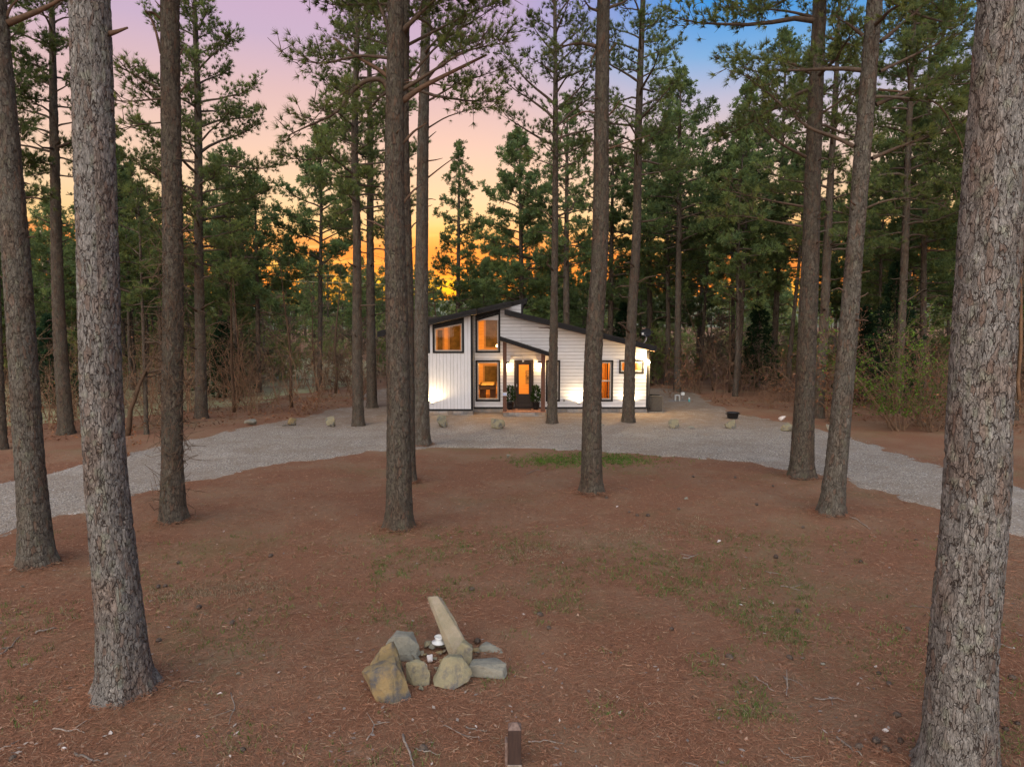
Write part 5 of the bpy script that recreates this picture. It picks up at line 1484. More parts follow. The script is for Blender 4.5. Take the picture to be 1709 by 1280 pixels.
# bare saplings that stand out singly
def sapling(pix, w, h_y, lab, seed, bend=.1):
    rng = np.random.default_rng(seed)
    b = P(*pix); Yt = b[1]; H = W(854, h_y, Yt)[1]
    t = thing('bare_sapling', lab, 'tree', tuple(b), 'bare saplings along the wood edge')
    g, gb = Geo(), Geo()
    p = np.array((b[0], b[1], -.05)); pts = [p]; d = np.array((rng.normal(0, bend), rng.normal(0, bend), 1))
    for q in range(8):
        p = p + nrm(d) * H / 8; pts.append(p); d = d + np.array((rng.normal(0, bend), rng.normal(0, bend), 0))
    r0 = w / 2 / FPX * Yt
    g.tube(pts, np.linspace(r0, .008, 9), 7, (.55, .5, .45))
    for q in range(2, 9):
        for u in range(3):
            A, B = [], []
            d2 = nrm(np.array((rng.normal(0, 1), rng.normal(0, 1), rng.uniform(.1, .9)))); l = H * rng.uniform(.08, .22)
            a = pts[q]; m1 = a + d2 * l * .5; e = m1 + nrm(d2 + rng.normal(0, .35, 3)) * l * .5
            A += [a, m1]; B += [m1, e]
            for v in range(7):
                s_ = a + (e - a) * rng.uniform(.25, 1); A.append(s_); B.append(s_ + nrm(d2 + rng.normal(0, .7, 3)) * l * rng.uniform(.15, .4))
            gb.twigs(A, B, np.array([.016, .011] + [.006] * 7), np.array([.011, .005] + [.003] * 7), (.9, .85, .8))
    link('trunk', g.mesh('trunk', True), M['twig'], t); link('branches', gb.mesh('branches'), M['twig'], t)['kind'] = 'stuff'
sapling((212, 728), 10, 540, 'crooked bare hardwood between the two left trunks', 1, .28)
sapling((391, 688), 6, 400, 'dark upright sapling at the left bank, leftmost of three', 2, .03)
sapling((398, 672), 5, 410, 'thin upright sapling just right of the dark one on the left bank', 3, .04)
sapling((487, 680), 6, 430, 'bare sapling standing behind the small rocks at the left bank', 4, .05)
sapling((532, 664), 4, 480, 'forked thin sapling on the left wood edge', 5, .10)
sapling((560, 657), 5, 420, 'bare sapling left of the scarred pine', 6, .07)
sapling((1217, 656), 4, 470, 'pale thin sapling left of the leaning pine on the right', 7, .06)
sapling((1190, 652), 4, 500, 'thin bare sapling at the right wood edge behind the utility boxes', 8, .08)
sapling((735, 640), 5, 465, 'bare reddish tree behind the left roof of the cabin', 9, .04)
sapling((668, 650), 5, 430, 'bare tree hidden beside the close pair of pines', 10, .06)
# cedar
def cedar(px, d, h, r, lab, seed):
    rng = np.random.default_rng(seed)
    x = (px - 854.5) / FPX * d
    t = thing('cedar_tree', lab, 'cedar tree', (x, d, float(gz(x, d))), 'dark cedars in the understorey')
    g, gl = Geo(), Geo()
    g.tube([(0, 0, -.05), (.02, 0, h * .5), (0, 0, h * .96)], [.09, .05, .01], 7)
    n = 900
    zz = rng.uniform(.08, 1, n); a = rng.uniform(0, 6.28, n)
    rr_ = r * (1 - zz) ** .85 * (1 + .25 * np.sin(zz * 40)) * rng.uniform(.35, 1.05, n) + .03
    pp = np.stack([rr_ * np.cos(a), rr_ * np.sin(a), zz * h - rr_ * .15], -1); dd = np.stack([np.cos(a), np.sin(a), np.full(n, .1)], -1)
    col = np.array([(.026, .052, .024), (.034, .064, .028), (.022, .046, .026)])[rng.integers(0, 3, n)] * rng.uniform(.7, 1.35, (n, 1))
    gl.needles(rng, pp, dd, 9, .26, .04, .45, col)
    c0 = np.stack([np.zeros(160), np.zeros(160), np.linspace(.1, .95, 160) * h], -1)
    g.twigs(c0, pp[np.argsort(zz)][::5][:160] * .95, .012, .004)
    link('trunk', g.mesh('trunk'), M['limb'], t, keep=False); link('crown', gl.mesh('crown'), M['needle'], t, keep=False)
cedar(1266, 42, 5.6, 1.5, 'dark conical cedar between the two leaning pines on the right', 1)
cedar(1490, 33, 7.0, 1.7, 'dark cedar behind the green briar bush', 2)
cedar(1440, 36, 5.0, 1.3, 'dark cedar right of the leaning right-hand pine', 3)
cedar(85, 33, 4.5, 1.6, 'dark cedar behind the second-left pine', 4)
cedar(372, 38, 4.2, 1.5, 'dark cedar at the meadow edge right of the layered pine', 5)
cedar(1040, 47, 5.5, 1.5, 'dark cedar behind the right roof slope', 6)

# leaf litter on the banks
rng = np.random.default_rng(61)
E = []
for q in range(13000):
    side = rng.uniform() < .55
    px = rng.uniform(-60, 640) if side else rng.uniform(1090, 1720); d = rng.uniform(16, 38)
    x = (px - 854.5) / FPX * d
    if on_drive(np.array([x]), np.array([d]))[0] and rng.uniform() > .04: continue
    if not (left_ok(x, d + 2.2) if side else right_ok(x, d + 1.8)): continue
    E.append((x, d, float(gz(x, d)) + .04 + rng.uniform(0, .05)))
g = Geo(); leaf_quads(g, rng, np.array(E), .075, DRY, flat=.65)
stuff(link('leaf_litter', g.mesh('leaf_litter'), M['litter']), 'fallen russet leaves covering the banks beside the drive', 'leaves')

# ------------------------------------------------------------------ rocks
def rock(name, label, pts, m, loc, group=None, seed=0, bev=.02, amp=.02, cat='rock', parent=None, cuts=2):
    bm = bmesh.new()
    for p in pts: bm.verts.new(p)
    r = bmesh.ops.convex_hull(bm, input=bm.verts)
    junk = [e for e in r['geom_interior'] if isinstance(e, bmesh.types.BMVert)]
    if junk: bmesh.ops.delete(bm, geom=junk, context='VERTS')
    bmesh.ops.dissolve_limit(bm, angle_limit=R(6), verts=bm.verts, edges=bm.edges)
    bmesh.ops.bevel(bm, geom=bm.edges[:], offset=bev, segments=2, affect='EDGES', clamp_overlap=True, profile=.6)
    bmesh.ops.triangulate(bm, faces=bm.faces)
    for _ in range(cuts):
        bmesh.ops.subdivide_edges(bm, edges=[e for e in bm.edges if e.calc_length() > bev * 2.2], cuts=1, use_grid_fill=True)
        bmesh.ops.triangulate(bm, faces=bm.faces)
    bm.normal_update()
    mv = []
    for v in bm.verts:
        q = v.co * (1.0 / max(amp, .004) * .16) + Vector((seed * 7.1, 3, 1))
        mv.append(v.normal * amp * (mnoise.noise(q) + .5 * mnoise.noise(q * 2.7)))
    for v, d in zip(bm.verts, mv): v.co += d
    me = bpy.data.meshes.new(name); bm.to_mesh(me); bm.free()
    for p in me.polygons: p.use_smooth = True
    o = link(name, me, m, parent)
    o.location = loc
    if parent is None: tag(o, label, cat, group)
    # smooth shading with crisp edges
    try: me.set_sharp_from_angle(angle=R(24))
    except Exception: pass
    return o
def blob(rng, w, d, h, n=10):
    pts = []
    for q in range(n):
        v = nrm(rng.normal(0, 1, 3)); v = np.sign(v) * np.abs(v) ** .6
        pts.append((v[0] * w / 2 * .9, v[1] * d / 2 * .9, h * .45 + v[2] * h * .55))
    return [(a, b, max(c, -.06)) for a, b, c in pts]
dr = [(418, 709, 20, 9, 'pale flat-topped rock, leftmost along the drive', 'rockg'), (487, 710, 17, 12, 'brown upright rock with a low step beside it on the drive edge', 'rocky'), (551, 712, 18, 16, 'rounded grey rock left of the scarred pine', 'rockm'),
      (737, 714, 27, 19, 'greenish boulder split by a dark face in front of the left block', 'rockm'), (832, 715, 28, 19, 'broad mossy boulder in front of the porch', 'rockm'), (1125, 714, 20, 13, 'mossy notched rock right of the cabin', 'rockm'),
      (1219, 715, 21, 14, 'blocky rock just below the black tub', 'rockm'), (1312, 720, 25, 13, 'tan rock under the white stone beside the drive', 'rockm'), (1153, 715, 13, 4, 'low flat brown stone on the gravel', 'rock'), (1005, 712, 8, 5, 'small dark stone beside the centre pine', 'rockg'),
      (848, 764, 10, 5, 'small grey stone on the straw left of the grass patch', 'rockg'), (1383, 718, 12, 9, 'dark stone behind the right-hand pair of trunks', 'rock'), (474, 711, 9, 4, 'small dark chip beside the brown upright rock', 'rockg')]
for k, (px, py, w, h, lab, m) in enumerate(dr):
    b = P(px, py); s = depth(b[0], b[1], 0) / FPX
    rng = np.random.default_rng(900 + k)
    rock('drive_rock', lab, blob(rng, w * s * 1.1, w * s * .85, h * s * 1.15), M[m], (b[0], b[1], .01), 'rocks lining the drive', k, .015, .02)
b = P(1308, 711); b[2] = .25
rock('white_stone', 'white stone sitting on the tan drive rock', blob(np.random.default_rng(77), .46, .40, .18), M['quartz'], (b[0] - .1, b[1] - .25, .27), None, 3, .03, .02)

# fire ring: each stone modelled from its own outline (metres, x right, y away, z up)
def at(px, py): return P(px, py)
ring_rocks = [
 ('fire_ring_stone', 'ochre block with black blotches, front left of the fire ring', (645, 1164), 'rocky', [(-.10, -.06, 0), (.10, -.12, 0), (.28, .0, 0), (.16, .16, 0), (-.12, .14, 0), (-.29, .10, .26), (-.20, -.02, .30), (.0, -.01, .39), (.10, .03, .38), (.24, .02, .14), (-.27, .20, .27), (.05, .22, .38), (.13, .14, .33)]),
 ('fire_ring_stone', 'tilted ochre slab with a dark patch behind the front left block', (642, 1122), 'rocky', [(-.16, -.05, .0), (.20, -.05, 0), (.22, .06, 0), (-.12, .10, 0), (-.17, .0, .12), (-.02, .02, .32), (.08, .03, .37), (.17, .0, .20), (.10, .10, .36), (-.05, .11, .28)]),
 ('fire_ring_stone', 'rounded grey-topped stone at the back left of the fire ring', (672, 1098), 'rockg', [(-.22, 0, 0), (.14, -.08, 0), (.22, .02, .05), (-.2, .2, 0), (.15, .22, 0), (-.21, .02, .20), (-.12, .03, .27), (.08, .02, .28), (.20, .02, .17), (-.10, .2, .28), (.1, .2, .26)]),
 ('fire_ring_stone', 'small upright grey-green stone at the front of the fire ring', (698, 1141), 'rockm', [(-.05, -.03, 0), (.12, -.03, 0), (.14, .02, .05), (-.15, .06, .02), (.1, .12, 0), (-.15, .06, .24), (-.02, .03, .26), (.09, .03, .24), (.14, .0, .14), (.0, .12, .26)]),
 ('fire_ring_stone', 'pale angular stone at the front centre of the fire ring', (753, 1142), 'rockm', [(-.20, -.04, .02), (.02, -.10, 0), (.20, -.02, .06), (.24, .06, .12), (-.22, .06, .05), (.1, .2, 0), (-.10, .10, .28), (.0, .08, .31), (.13, .1, .27), (.22, .08, .17), (-.05, .22, .27), (.1, .22, .26)]),
 ('fire_ring_stone', 'squarish stone leaning at the foot of the long slab', (768, 1112), 'rockm', [(-.10, -.03, 0), (.12, -.05, 0), (.14, .1, 0), (-.1, .12, 0), (-.07, .0, .17), (.01, .02, .30), (.15, .0, .24), (.14, -.04, .10), (.03, .12, .30), (.14, .12, .23)]),
 ('fire_ring_stone', 'flat grey stone at the right of the fire ring', (813, 1127), 'rockg', [(-.24, .0, 0), (.2, -.06, 0), (.24, .02, .03), (-.2, .18, 0), (.2, .2, 0), (-.22, .02, .12), (-.1, .0, .14), (.18, -.02, .08), (.22, .1, .11), (-.18, .2, .12), (.1, .24, .12)]),
 ('fire_ring_stone', 'half-buried grey stone at the back right of the fire ring', (818, 1086), 'rockg', [(-.18, .02, 0), (.18, -.06, -.02), (.2, .04, 0), (-.15, .2, -.02), (-.12, .03, .07), (.02, .05, .075), (.12, .02, .03), (-.05, .18, .06)]),
]
for k, (nm, lab, px, m, pts) in enumerate(ring_rocks):
    b = at(*px); rock(nm, lab, pts, M[m], (b[0], b[1], -.015), 'stones of the fire ring', 20 + k, .008, .010)
b0 = at(768, 1100)
rock('standing_slab', 'long pale stone slab propped up at the back of the fire ring', [(-.11, -.02, 0), (.12, -.06, 0), (.15, .06, 0), (-.08, .10, 0), (-.09, .0, .12), (.13, .0, .12), (-.31, .30, .37), (-.07, .30, .35), (-.47, .55, .57), (-.45, .50, .60), (-.33, .50, .61), (-.28, .56, .56), (-.40, .62, .52), (-.32, .62, .52), (-.12, .16, .03), (.12, .14, .04), (-.28, .34, .22), (-.04, .36, .22)],
     M['rockp'], (b0[0], b0[1], -.01), 'stones of the fire ring', 31, .008, .007)
smalls = [(690, 1100, .20, .08, 'rockg'), (715, 1080, .14, .09, 'rockm'), (722, 1083, .10, .08, 'rockg'), (733, 1092, .12, .06, 'rocky'), (718, 1103, .10, .10, 'quartz'), (705, 1092, .12, .05, 'rockp'), (741, 1088, .09, .05, 'rockp'), (703, 1150, .10, .05, 'rockm'), (711, 1112, .07, .05, 'quartz'), (735, 1080, .13, .10, 'rockm'), (696, 1084, .08, .04, 'rockp'), (748, 1102, .07, .04, 'rocky'), (795, 1088, .12, .06, 'rocky'), (727, 1118, .07, .04, 'rockp'), (709, 1098, .09, .06, 'rocky'), (725, 1100, .08, .04, 'rockm'), (716, 1122, .06, .04, 'rocky'), (742, 1080, .10, .06, 'rockp'), (701, 1112, .08, .04, 'rockm'), (737, 1106, .08, .05, 'rocky'), (684, 1096, .07, .04, 'rockm')]
ring_small = []
for k, (px, py, w, h, m) in enumerate(smalls):
    b = at(px, py); rng = np.random.default_rng(940 + k)
    o = rock('small_stone', '', blob(rng, w, w * .8, h, 9), M[m], (b[0], b[1], .0), 'small stones in the fire ring', 60 + k, .006, .006, cuts=1)
    ring_small.append(o)
# a white ceramic cup left on the stones
b = at(733, 1085)
cu = thing('broken_cup', 'white broken ceramic cup standing inside the fire ring', 'cup', (b[0], b[1], .10))
V, Q = lathe([(.001, 0), (.085, .0), (.095, .015), (.05, .022), (.045, .05), (.06, .085), (.052, .085), (.038, .05), (.001, .03)], 18)
link('cup_body', new_mesh('cup_body', V, Q, None, True), M['plastic'], cu, keep=False)
g = Geo(); g.tube([(.03, .0, .05), (.045, 0, .10), (.05, .01, .15)], [.022, .024, .02], 8); link('cup_neck', g.mesh('cup_neck', True), M['plastic'], cu, keep=False)

# short timber post in the foreground
b = P(859, 1281)
tp = thing('timber_post', 'short dark timber post with a weathered pointed top in the foreground', 'post', (b[0], b[1], 0))
x, y = b[0], b[1]; s = .0615
v = [(x - s, y, -.05), (x + s, y, -.05), (x + s, y + 2 * s, -.05), (x - s, y + 2 * s, -.05), (x - s, y, .36), (x + s, y, .36), (x + s, y + 2 * s, .36), (x - s, y + 2 * s, .36)]
solid('shaft', v, [(0, 1, 2, 3), (4, 5, 6, 7), (0, 1, 5, 4), (1, 2, 6, 5), (2, 3, 7, 6), (3, 0, 4, 7)], M['oldpost'], tp, .004)
v = [(x - s, y, .362), (x + s, y, .362), (x + s, y + 2 * s, .362), (x - s, y + 2 * s, .362), (x - .02, y + s * .9, .405), (x + .025, y + s * .9, .41), (x + .025, y + s * 1.2, .405), (x - .02, y + s * 1.2, .404)]
solid('pointed_top', v, [(0, 1, 2, 3), (4, 5, 6, 7), (0, 1, 5, 4), (1, 2, 6, 5), (2, 3, 7, 6), (3, 0, 4, 7)], M['oldwood'], tp, .003)
box('side_cleat', x - s - .03, x - s - .002, y + .01, y + 2 * s - .01, -.05, .24, M['oldwood'], tp, .004)
box('base_block', x - s - .004, x + s + .004, y - .012, y - .002, -.05, .035, M['stick'], tp, .003)

# ------------------------------------------------------------------ litter one can count: cones, sticks, pale stones
rng = np.random.default_rng(5)
g = Geo()
V, Q = lathe([(.001, -.045), (.022, -.035), (.034, -.012), (.034, .01), (.024, .035), (.001, .05)], 9)
g.add(V, Q)
for r_i in range(6):
    z = -.035 + r_i * .015; rr_ = np.interp(z, [-.045, -.01, .02, .05], [.015, .036, .034, .008])
    for q in range(8):
        a = q * .785 + r_i * .39
        c, s = math.cos(a), math.sin(a)
        p0 = np.array((c * rr_ * .8, s * rr_ * .8, z)); tip = np.array((c * (rr_ + .016), s * (rr_ + .016), z + .012)); sd_ = np.array((-s, c, 0)) * .011
        g.add([p0 - sd_, p0 + sd_, tip, p0 + np.array((0, 0, -.008))], None, [[0, 1, 2], [0, 2, 3], [1, 3, 2]])
cone_me = g.mesh('pine_cone', False, False); cone_me.materials.append(M['cone'])
cones = [(690, 0), (788, 987), (797, 1072), (1294, 929), (1333, 1023), (1317, 1097), (1465, 1124), (1482, 1142), (1497, 1196), (1462, 1239), (1478, 1256), (1504, 1242), (1432, 1248), (1657, 1257), (1678, 1220), (1690, 1136), (1697, 1210), (1515, 1050), (1434, 936), (900, 1030), (902, 1029), (263, 981), (276, 980), (298, 941), (330, 1017), (386, 1043), (416, 1021), (407, 1252), (266, 1072), (22, 1266), (706, 1252), (787, 987), (1334, 1022), (1159, 797), (1290, 812), (1262, 842), (1048, 856), (1065, 862), (1134, 852), (1081, 863), (917, 1052), (1122, 1052), (1220, 1098), (1332, 800), (1225, 798), (1012, 834), (1372, 846), (1340, 880), (1530, 900), (450, 930)]
cone_objs, stick_objs, pebble_objs, small_objs = [], [], [], []
for k, (px, py) in enumerate(cones):
    if py < 100: continue
    b = P(px + rng.uniform(-2, 2), py)
    o = link('pine_cone', cone_me); o.location = (b[0], b[1], float(gz(b[0], b[1])) + .022)
    o.rotation_euler = (R(90) + rng.normal(0, .3), rng.normal(0, .3), rng.uniform(0, 6.28)); sc_ = rng.uniform(.6, 1.0); o.scale = (sc_,) * 3
    cone_objs.append(o)
sticks = [((612, 1238), (628, 1210), (650, 1207)), ((672, 1230), (688, 1270), (692, 1290)), ((740, 1212), (770, 1226), (797, 1234)), ((775, 1213), (795, 1218), (813, 1222)), ((0, 1096), (18, 1082), (33, 1066)), ((0, 1250), (20, 1242), (36, 1232)), ((80, 1220), (120, 1222), (145, 1225)), ((125, 1258), (150, 1268), (170, 1270)), ((388, 1155), (390, 1185), (382, 1210)), ((1140, 1270), (1200, 1290), (1240, 1310)), ((1310, 1128), (1315, 1145), (1312, 1158)), ((1308, 1130), (1330, 1136), (1345, 1146)), ((1360, 1165), (1390, 1164), (1412, 1167)), ((1392, 1228), (1420, 1250), (1440, 1266)), ((1518, 1010), (1540, 1012), (1560, 1016)), ((1260, 1128), (1275, 1140), (1290, 1152)), ((1140, 932), (1155, 929), (1165, 925)), ((1275, 950), (1300, 955), (1315, 962)), ((1303, 977), (1320, 980), (1335, 984)), ((1395, 858), (1430, 870), (1452, 882)), ((1300, 1250), (1320, 1262), (1335, 1268)), ((690, 1250), (710, 1258), (735, 1262)), ((1625, 1060), (1660, 1070), (1690, 1085)), ((300, 1140), (325, 1142), (345, 1140)), ((878, 790), (895, 784), (910, 785)), ((60, 1060), (75, 1055), (95, 1050)), ((1035, 815), (1045, 817), (1052, 818)), ((880, 1240), (910, 1236), (940, 1240))]
for k, pl in enumerate(sticks):
    pts = np.array([P(*q) for q in pl]); c = pts.mean(0); pts[:, 2] = gz(pts[:, 0], pts[:, 1]) + .018
    t2 = np.linspace(0, 1, 9); ps = np.stack([np.interp(t2, [0, .5, 1], pts[:, a]) for a in range(3)], -1) + np.random.default_rng(k).normal(0, .008, (9, 3))
    g = Geo(); r0 = [.009, .014, .007][k % 3]; g.tube(ps, np.linspace(r0, r0 * .45, 9), 6)
    if k % 2 == 0:
        a = ps[4]; g.tube([a, a + nrm(np.array((random.uniform(-1, 1), random.uniform(-1, 1), .12))) * .22], [r0 * .6, r0 * .25], 5)
    base = Vector(ps[0]); me = g.mesh('stick', True, False); me.transform(Matrix.Translation(-base))
    o = link('stick', me, M['stick']); o.location = base
    stick_objs.append(o)
pale = [(367, 1158, 10), (398, 1125, 8), (795, 1212, 7), (1463, 1192, 5), (1477, 1220, 12), (1386, 1257, 6), (1462, 1112, 8), (943, 1214, 6), (108, 1250, 11), (38, 982, 8), (1030, 846, 5), (1145, 834, 8), (1200, 905, 9), (942, 1092, 6), (1290, 1005, 5), (1373, 1107, 9), (286, 1126, 8), (210, 1177, 9), (1236, 1008, 6), (930, 880, 5), (185, 1225, 10), (60, 1170, 8), (330, 1230, 8), (1560, 1160, 6), (1000, 1180, 6), (1100, 1230, 8)]
for k, (px, py, w) in enumerate(pale):
    b = P(px, py); s = depth(b[0], b[1], 0) / FPX
    o = rock('pale_stone', '', blob(np.random.default_rng(k), w * s, w * s * .8, w * s * .5, 9), M['quartz' if k % 2 == 0 else 'rockg'], (b[0], b[1], float(gz(b[0], b[1]))), 'pale pebbles on the straw', k, .006, .004, cat='pebble', cuts=1)
    pebble_objs.append(o)

# say which one: rank each by its distance to the landmark it lies nearest to
ORD = ['', 'second ', 'third ', 'fourth ', 'fifth ', 'sixth ', 'seventh ', 'eighth ', 'ninth ', 'tenth ', 'eleventh ', 'twelfth ', 'thirteenth ', 'fourteenth ', 'fifteenth ', 'sixteenth ', 'seventeenth ', 'eighteenth ', 'nineteenth ', 'twentieth ', 'twenty-first ', 'twenty-second ', 'twenty-third ']
LM = [(P(720, 1100), 'the fire ring'), (P(859, 1281), 'the timber post'), (P(1597, 1302), 'the massive right trunk'), (P(207, 1160), 'the thick grey left trunk'), (P(65, 945), 'the leftmost trunk'), (P(987, 825), 'the thick centre pine'), (P(290, 875), 'the vine-wrapped trunk'), (P(667, 885), 'the close pair of pines'), (P(1338, 800), 'the right-hand pair of trunks')]
def rank(objs, what, cat, group, lms):
    by = {}
    for o in objs:
        l_ = min(lms, key=lambda q: math.hypot(o.location.x - q[0][0], o.location.y - q[0][1]))
        by.setdefault(l_[1], []).append((math.hypot(o.location.x - l_[0][0], o.location.y - l_[0][1]), o))
    for l_, q in by.items():
        for k, (d_, o) in enumerate(sorted(q, key=lambda e: e[0])):
            tag(o, f'{what}, {ORD[k]}closest to {l_}', cat, group)
rank(cone_objs, 'dark fallen pine cone on the straw', 'pine cone', 'fallen pine cones', LM)
rank(stick_objs, 'thin fallen stick on the straw', 'stick', 'fallen sticks', LM)
rank(pebble_objs, 'pale pebble on the straw', 'pebble', 'pale pebbles on the straw', LM)
rank(ring_small, 'small broken stone inside the fire ring', 'stone', 'small stones in the fire ring', [(P(733, 1085), 'the white cup')])

# ------------------------------------------------------------------ uncountable ground cover
rng = np.random.default_rng(9)
# pine straw: single fallen needles
n = 230000
d = np.exp(rng.uniform(math.log(4.2), math.log(21), n)); px = rng.uniform(-120, 1830, n); x = (px - 854.5) / FPX * (d * 1.04 + .2)
dens = vnoise(x * 1.3, d * 1.3, 71) * .6 + vnoise(x * 4, d * 4, 72) * .4
keep = (~on_drive(x, d) | (rng.uniform(0, 1, n) < .03)) & (rng.uniform(0, 1, n) < .35 + dens)
x, d = x[keep], d[keep]
# needles heaped against the trunk feet
for m_, rr_ in zip(MOUNDS, (.33, .36, .28, .30, .22, .26, .30, .30, .30, .42)):
    aa = rng.uniform(0, 6.283, 1500); r2 = rr_ * (.75 + np.abs(rng.normal(0, .55, 1500)))
    x = np.concatenate([x, m_[0] + r2 * np.cos(aa)]); d = np.concatenate([d, m_[1] + r2 * np.sin(aa)])
n = len(x)
z = gz(x, d) + .008 + rng.uniform(0, .022, n)
z[-15000:] += rng.uniform(0, .035, 15000)
a = rng.uniform(0, 6.283, n); l = rng.uniform(.05, .13, n); w = .0012 + .00026 * d
t = np.stack([np.cos(a), np.sin(a), rng.normal(0, .12, n)], -1) * l[:, None] * .5; sdv = np.stack([-np.sin(a), np.cos(a), rng.normal(0, .3, n)], -1) * w[:, None]
c = np.stack([x, d, z], -1); cv = rng.normal(0, .05, (n, 3)) * l[:, None] * 3
V = np.stack([c - t - sdv, c - t + sdv, c + t], 1).reshape(-1, 3)
pal = np.array([(.28, .135, .080), (.24, .11, .064), (.32, .18, .112), (.175, .082, .050), (.34, .24, .155)])
cc = pal[rng.choice(5, n, p=[.36, .32, .14, .14, .04])] * rng.uniform(.75, 1.2, (n, 1))
stuff(link('pine_straw', new_mesh('pine_straw', V, None, np.arange(3 * n).reshape(-1, 3), False, np.repeat(cc, 3, axis=0)), M['litter']), 'rusty fallen pine needles blanketing the clearing', 'pine straw')
# grass: sparse tufts, denser in the patch behind the centre pine and across the middle
def grass(name, lab, pts, h, k, w, cols):
    g = Geo(); pts = np.asarray(pts); n = len(pts)
    p = np.repeat(pts, k, axis=0) + np.concatenate([rng.normal(0, .035, (n * k, 2)), np.zeros((n * k, 1))], 1)
    dd = nrm(np.concatenate([rng.normal(0, .5, (n * k, 2)), np.ones((n * k, 1))], 1)); l = h * rng.uniform(.4, 1.2, (n * k, 1))
    s = nrm(np.concatenate([rng.normal(0, 1, (n * k, 2)), np.zeros((n * k, 1))], 1)) * w
    m_ = p + dd * l * .6; e = m_ + (dd * np.array((1.8, 1.8, .5))) * l * .45
    V = np.stack([p - s, p + s, m_ + s * .8, m_ - s * .8, e], 1).reshape(-1, 3)
    i = np.arange(n * k)[:, None] * 5
    col = np.asarray(cols)[rng.integers(0, len(cols), n)] * rng.uniform(.7, 1.3, (n, 1))
    g.add(V, i + np.array([[0, 1, 2, 3]]), i + np.array([[3, 2, 4]]), np.repeat(np.repeat(col, k, axis=0), 5, axis=0))
    stuff(link(name, g.mesh(name), M['leaf']), lab, 'grass')
def ground_pts(n, xr, yr, sx=None, accept=None):
    out = []
    while len(out) < n:
        px, py = rng.uniform(*xr), rng.uniform(*yr)
        b = P(px, py)
        if on_drive(b[0:1], b[1:2])[0]: continue
        if accept and not accept(px, py, b): continue
        b[2] = float(gz(b[0], b[1])); out.append(b)
    return out
cl = lambda px, py, b: vnoise(b[0:1] * .55, b[1:2] * .55, 91)[0] * .55 + vnoise(b[0:1] * 2.2, b[1:2] * 2.2, 92)[0] * .45 > rng.uniform(.45, .75)
GR = [(.12, .17, .045), (.10, .15, .04), (.155, .175, .06), (.21, .19, .10)]
grass('grass_tufts', 'sparse green grass tufts scattered through the pine straw', ground_pts(1900, (0, 1709), (880, 1285), accept=cl) + ground_pts(2000, (620, 1350), (890, 1200), accept=cl), .07, 5, .0042, GR)
pt = []
for q in range(950):
    ex, ey = rng.normal(1000, 55), 766 + rng.normal(0, 6.5)
    b = P(ex, ey)
    if not on_drive(b[0:1], b[1:2])[0]: b[2] = float(gz(b[0], b[1])); pt.append(b)
for q in range(260):
    b = P(rng.normal(905, 28), 770 + rng.normal(0, 5))
    if not on_drive(b[0:1], b[1:2])[0]: b[2] = float(gz(b[0], b[1])); pt.append(b)
grass('grass_patch', 'bright green grass patch beside the foot of the centre pine', pt, .075, 5, .006, [(.10, .20, .028), (.08, .155, .025), (.13, .18, .05)])
pt = []
for q in range(900):
    s = rng.uniform(); b = P(835 + s * 350 + rng.normal(0, 18), 930 - s * 55 + rng.normal(0, 9)); b[2] = float(gz(b[0], b[1])); pt.append(b)
for q in range(500):
    s = rng.uniform(); b = P(250 + s * 220 + rng.normal(0, 18), 998 - s * 20 + rng.normal(0, 7)); b[2] = float(gz(b[0], b[1])); pt.append(b)
grass('dry_grass', 'straw-coloured dry grass streak across the clearing', pt, .05, 4, .004, [(.33, .25, .16), (.28, .215, .14), (.23, .19, .115)])
E = []
for q in range(1500):
    b = P(rng.uniform(-30, 1740), rng.uniform(800, 1285))
    if on_drive(b[0:1], b[1:2])[0] and rng.uniform() > .05: continue
    E.append((b[0], b[1], float(gz(b[0], b[1])) + .02))
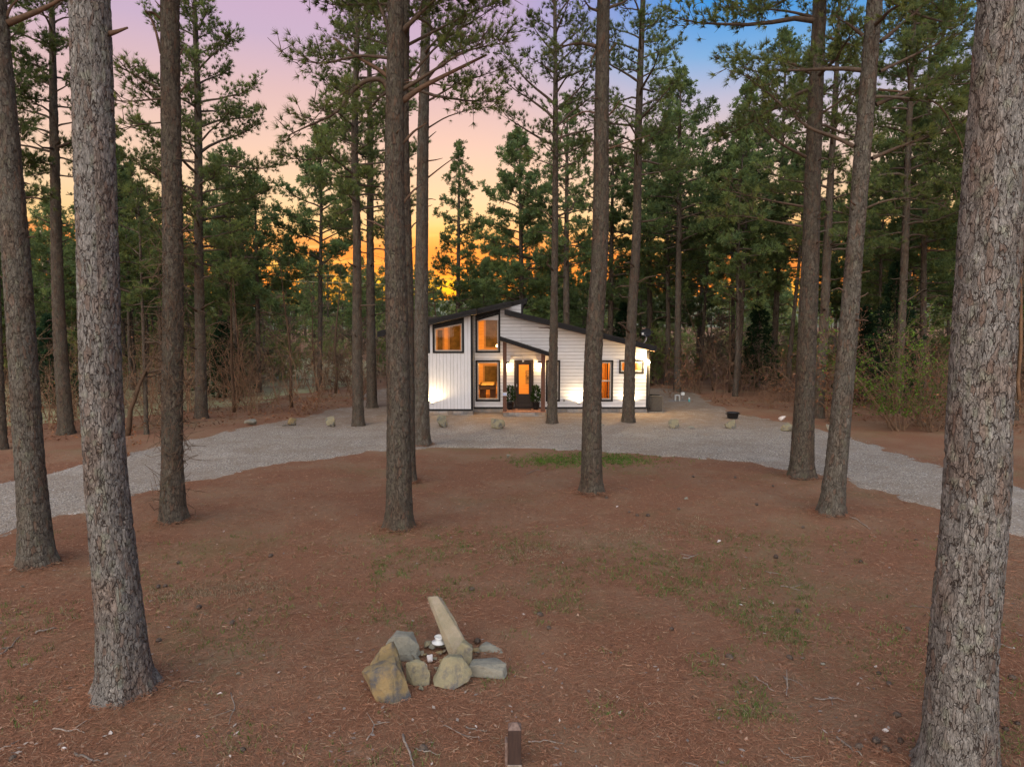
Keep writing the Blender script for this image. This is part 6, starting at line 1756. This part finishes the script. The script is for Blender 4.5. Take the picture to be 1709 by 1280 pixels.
g = Geo(); leaf_quads(g, rng, np.array(E), .028, [(.28, .18, .125), (.25, .145, .09), (.15, .088, .062), (.31, .26, .22), (.18, .15, .13)], flat=.8)
stuff(link('bark_chips', g.mesh('bark_chips'), M['litter']), 'scattered bark flakes and dead leaves on the straw', 'litter')
# loose gravel
n = 26000
d = rng.uniform(11, 27, n); px = rng.uniform(-60, 1770, n); x = (px - 854.5) / FPX * d
k_ = on_drive(x, d); x, d = x[k_], d[k_]; n = len(x)
c = np.stack([x, d, gz(x, d) + .034], -1); s = rng.uniform(.008, .022, (n, 1))
off = np.array([(1, 0, 0), (-.5, .87, 0), (-.5, -.87, 0), (.1, .05, .9)])
V = (c[:, None] + s[:, None] * off[None] * rng.uniform(.6, 1.3, (n, 4, 1))).reshape(-1, 3)
T = (np.arange(n)[:, None, None] * 4 + np.array([[0, 1, 3], [1, 2, 3], [2, 0, 3]])[None]).reshape(-1, 3)
pal = np.array([(.36, .33, .30), (.27, .24, .22), (.30, .24, .18), (.45, .42, .39), (.18, .155, .14)])
cc = pal[rng.integers(0, 5, n)]
stuff(link('loose_gravel', new_mesh('loose_gravel', V, None, T, False, np.repeat(cc, 4, axis=0)), M['litter']), 'loose pale gravel stones over the drive', 'gravel')

# utility pole and wires behind the left wood
b = np.array(((80 - 854.5) / FPX * 66, 66.0))
up = thing('utility_pole', 'pale wooden utility pole behind the left wood', 'utility pole', (b[0], b[1], 0))
g = Geo(); g.tube([(b[0], b[1], -.2), (b[0] + .05, b[1], 13.2)], [.17, .11], 9); link('pole', g.mesh('pole', True), M['pole'], up)
box('crossarm', b[0] - .9, b[0] + 1.0, b[1] - .17, b[1] - .05, 12.3, 12.45, M['pole'], up)
for k, zz in enumerate((12.5, 11.4, 10.6)):
    e0 = np.array((b[0] - 40, b[1] + 2, zz + .9)); e1 = np.array((b[0] + 46, b[1] + 10, zz - 2.6)); t2 = np.linspace(0, 1, 30)[:, None]
    ps = e0 + (e1 - e0) * t2; ps[:, 2] -= .5 * 4 * (t2[:, 0] * (1 - t2[:, 0]))
    g = Geo(); g.tube(ps, .018, 4); link('wire', g.mesh('wire'), M['wire'], up)
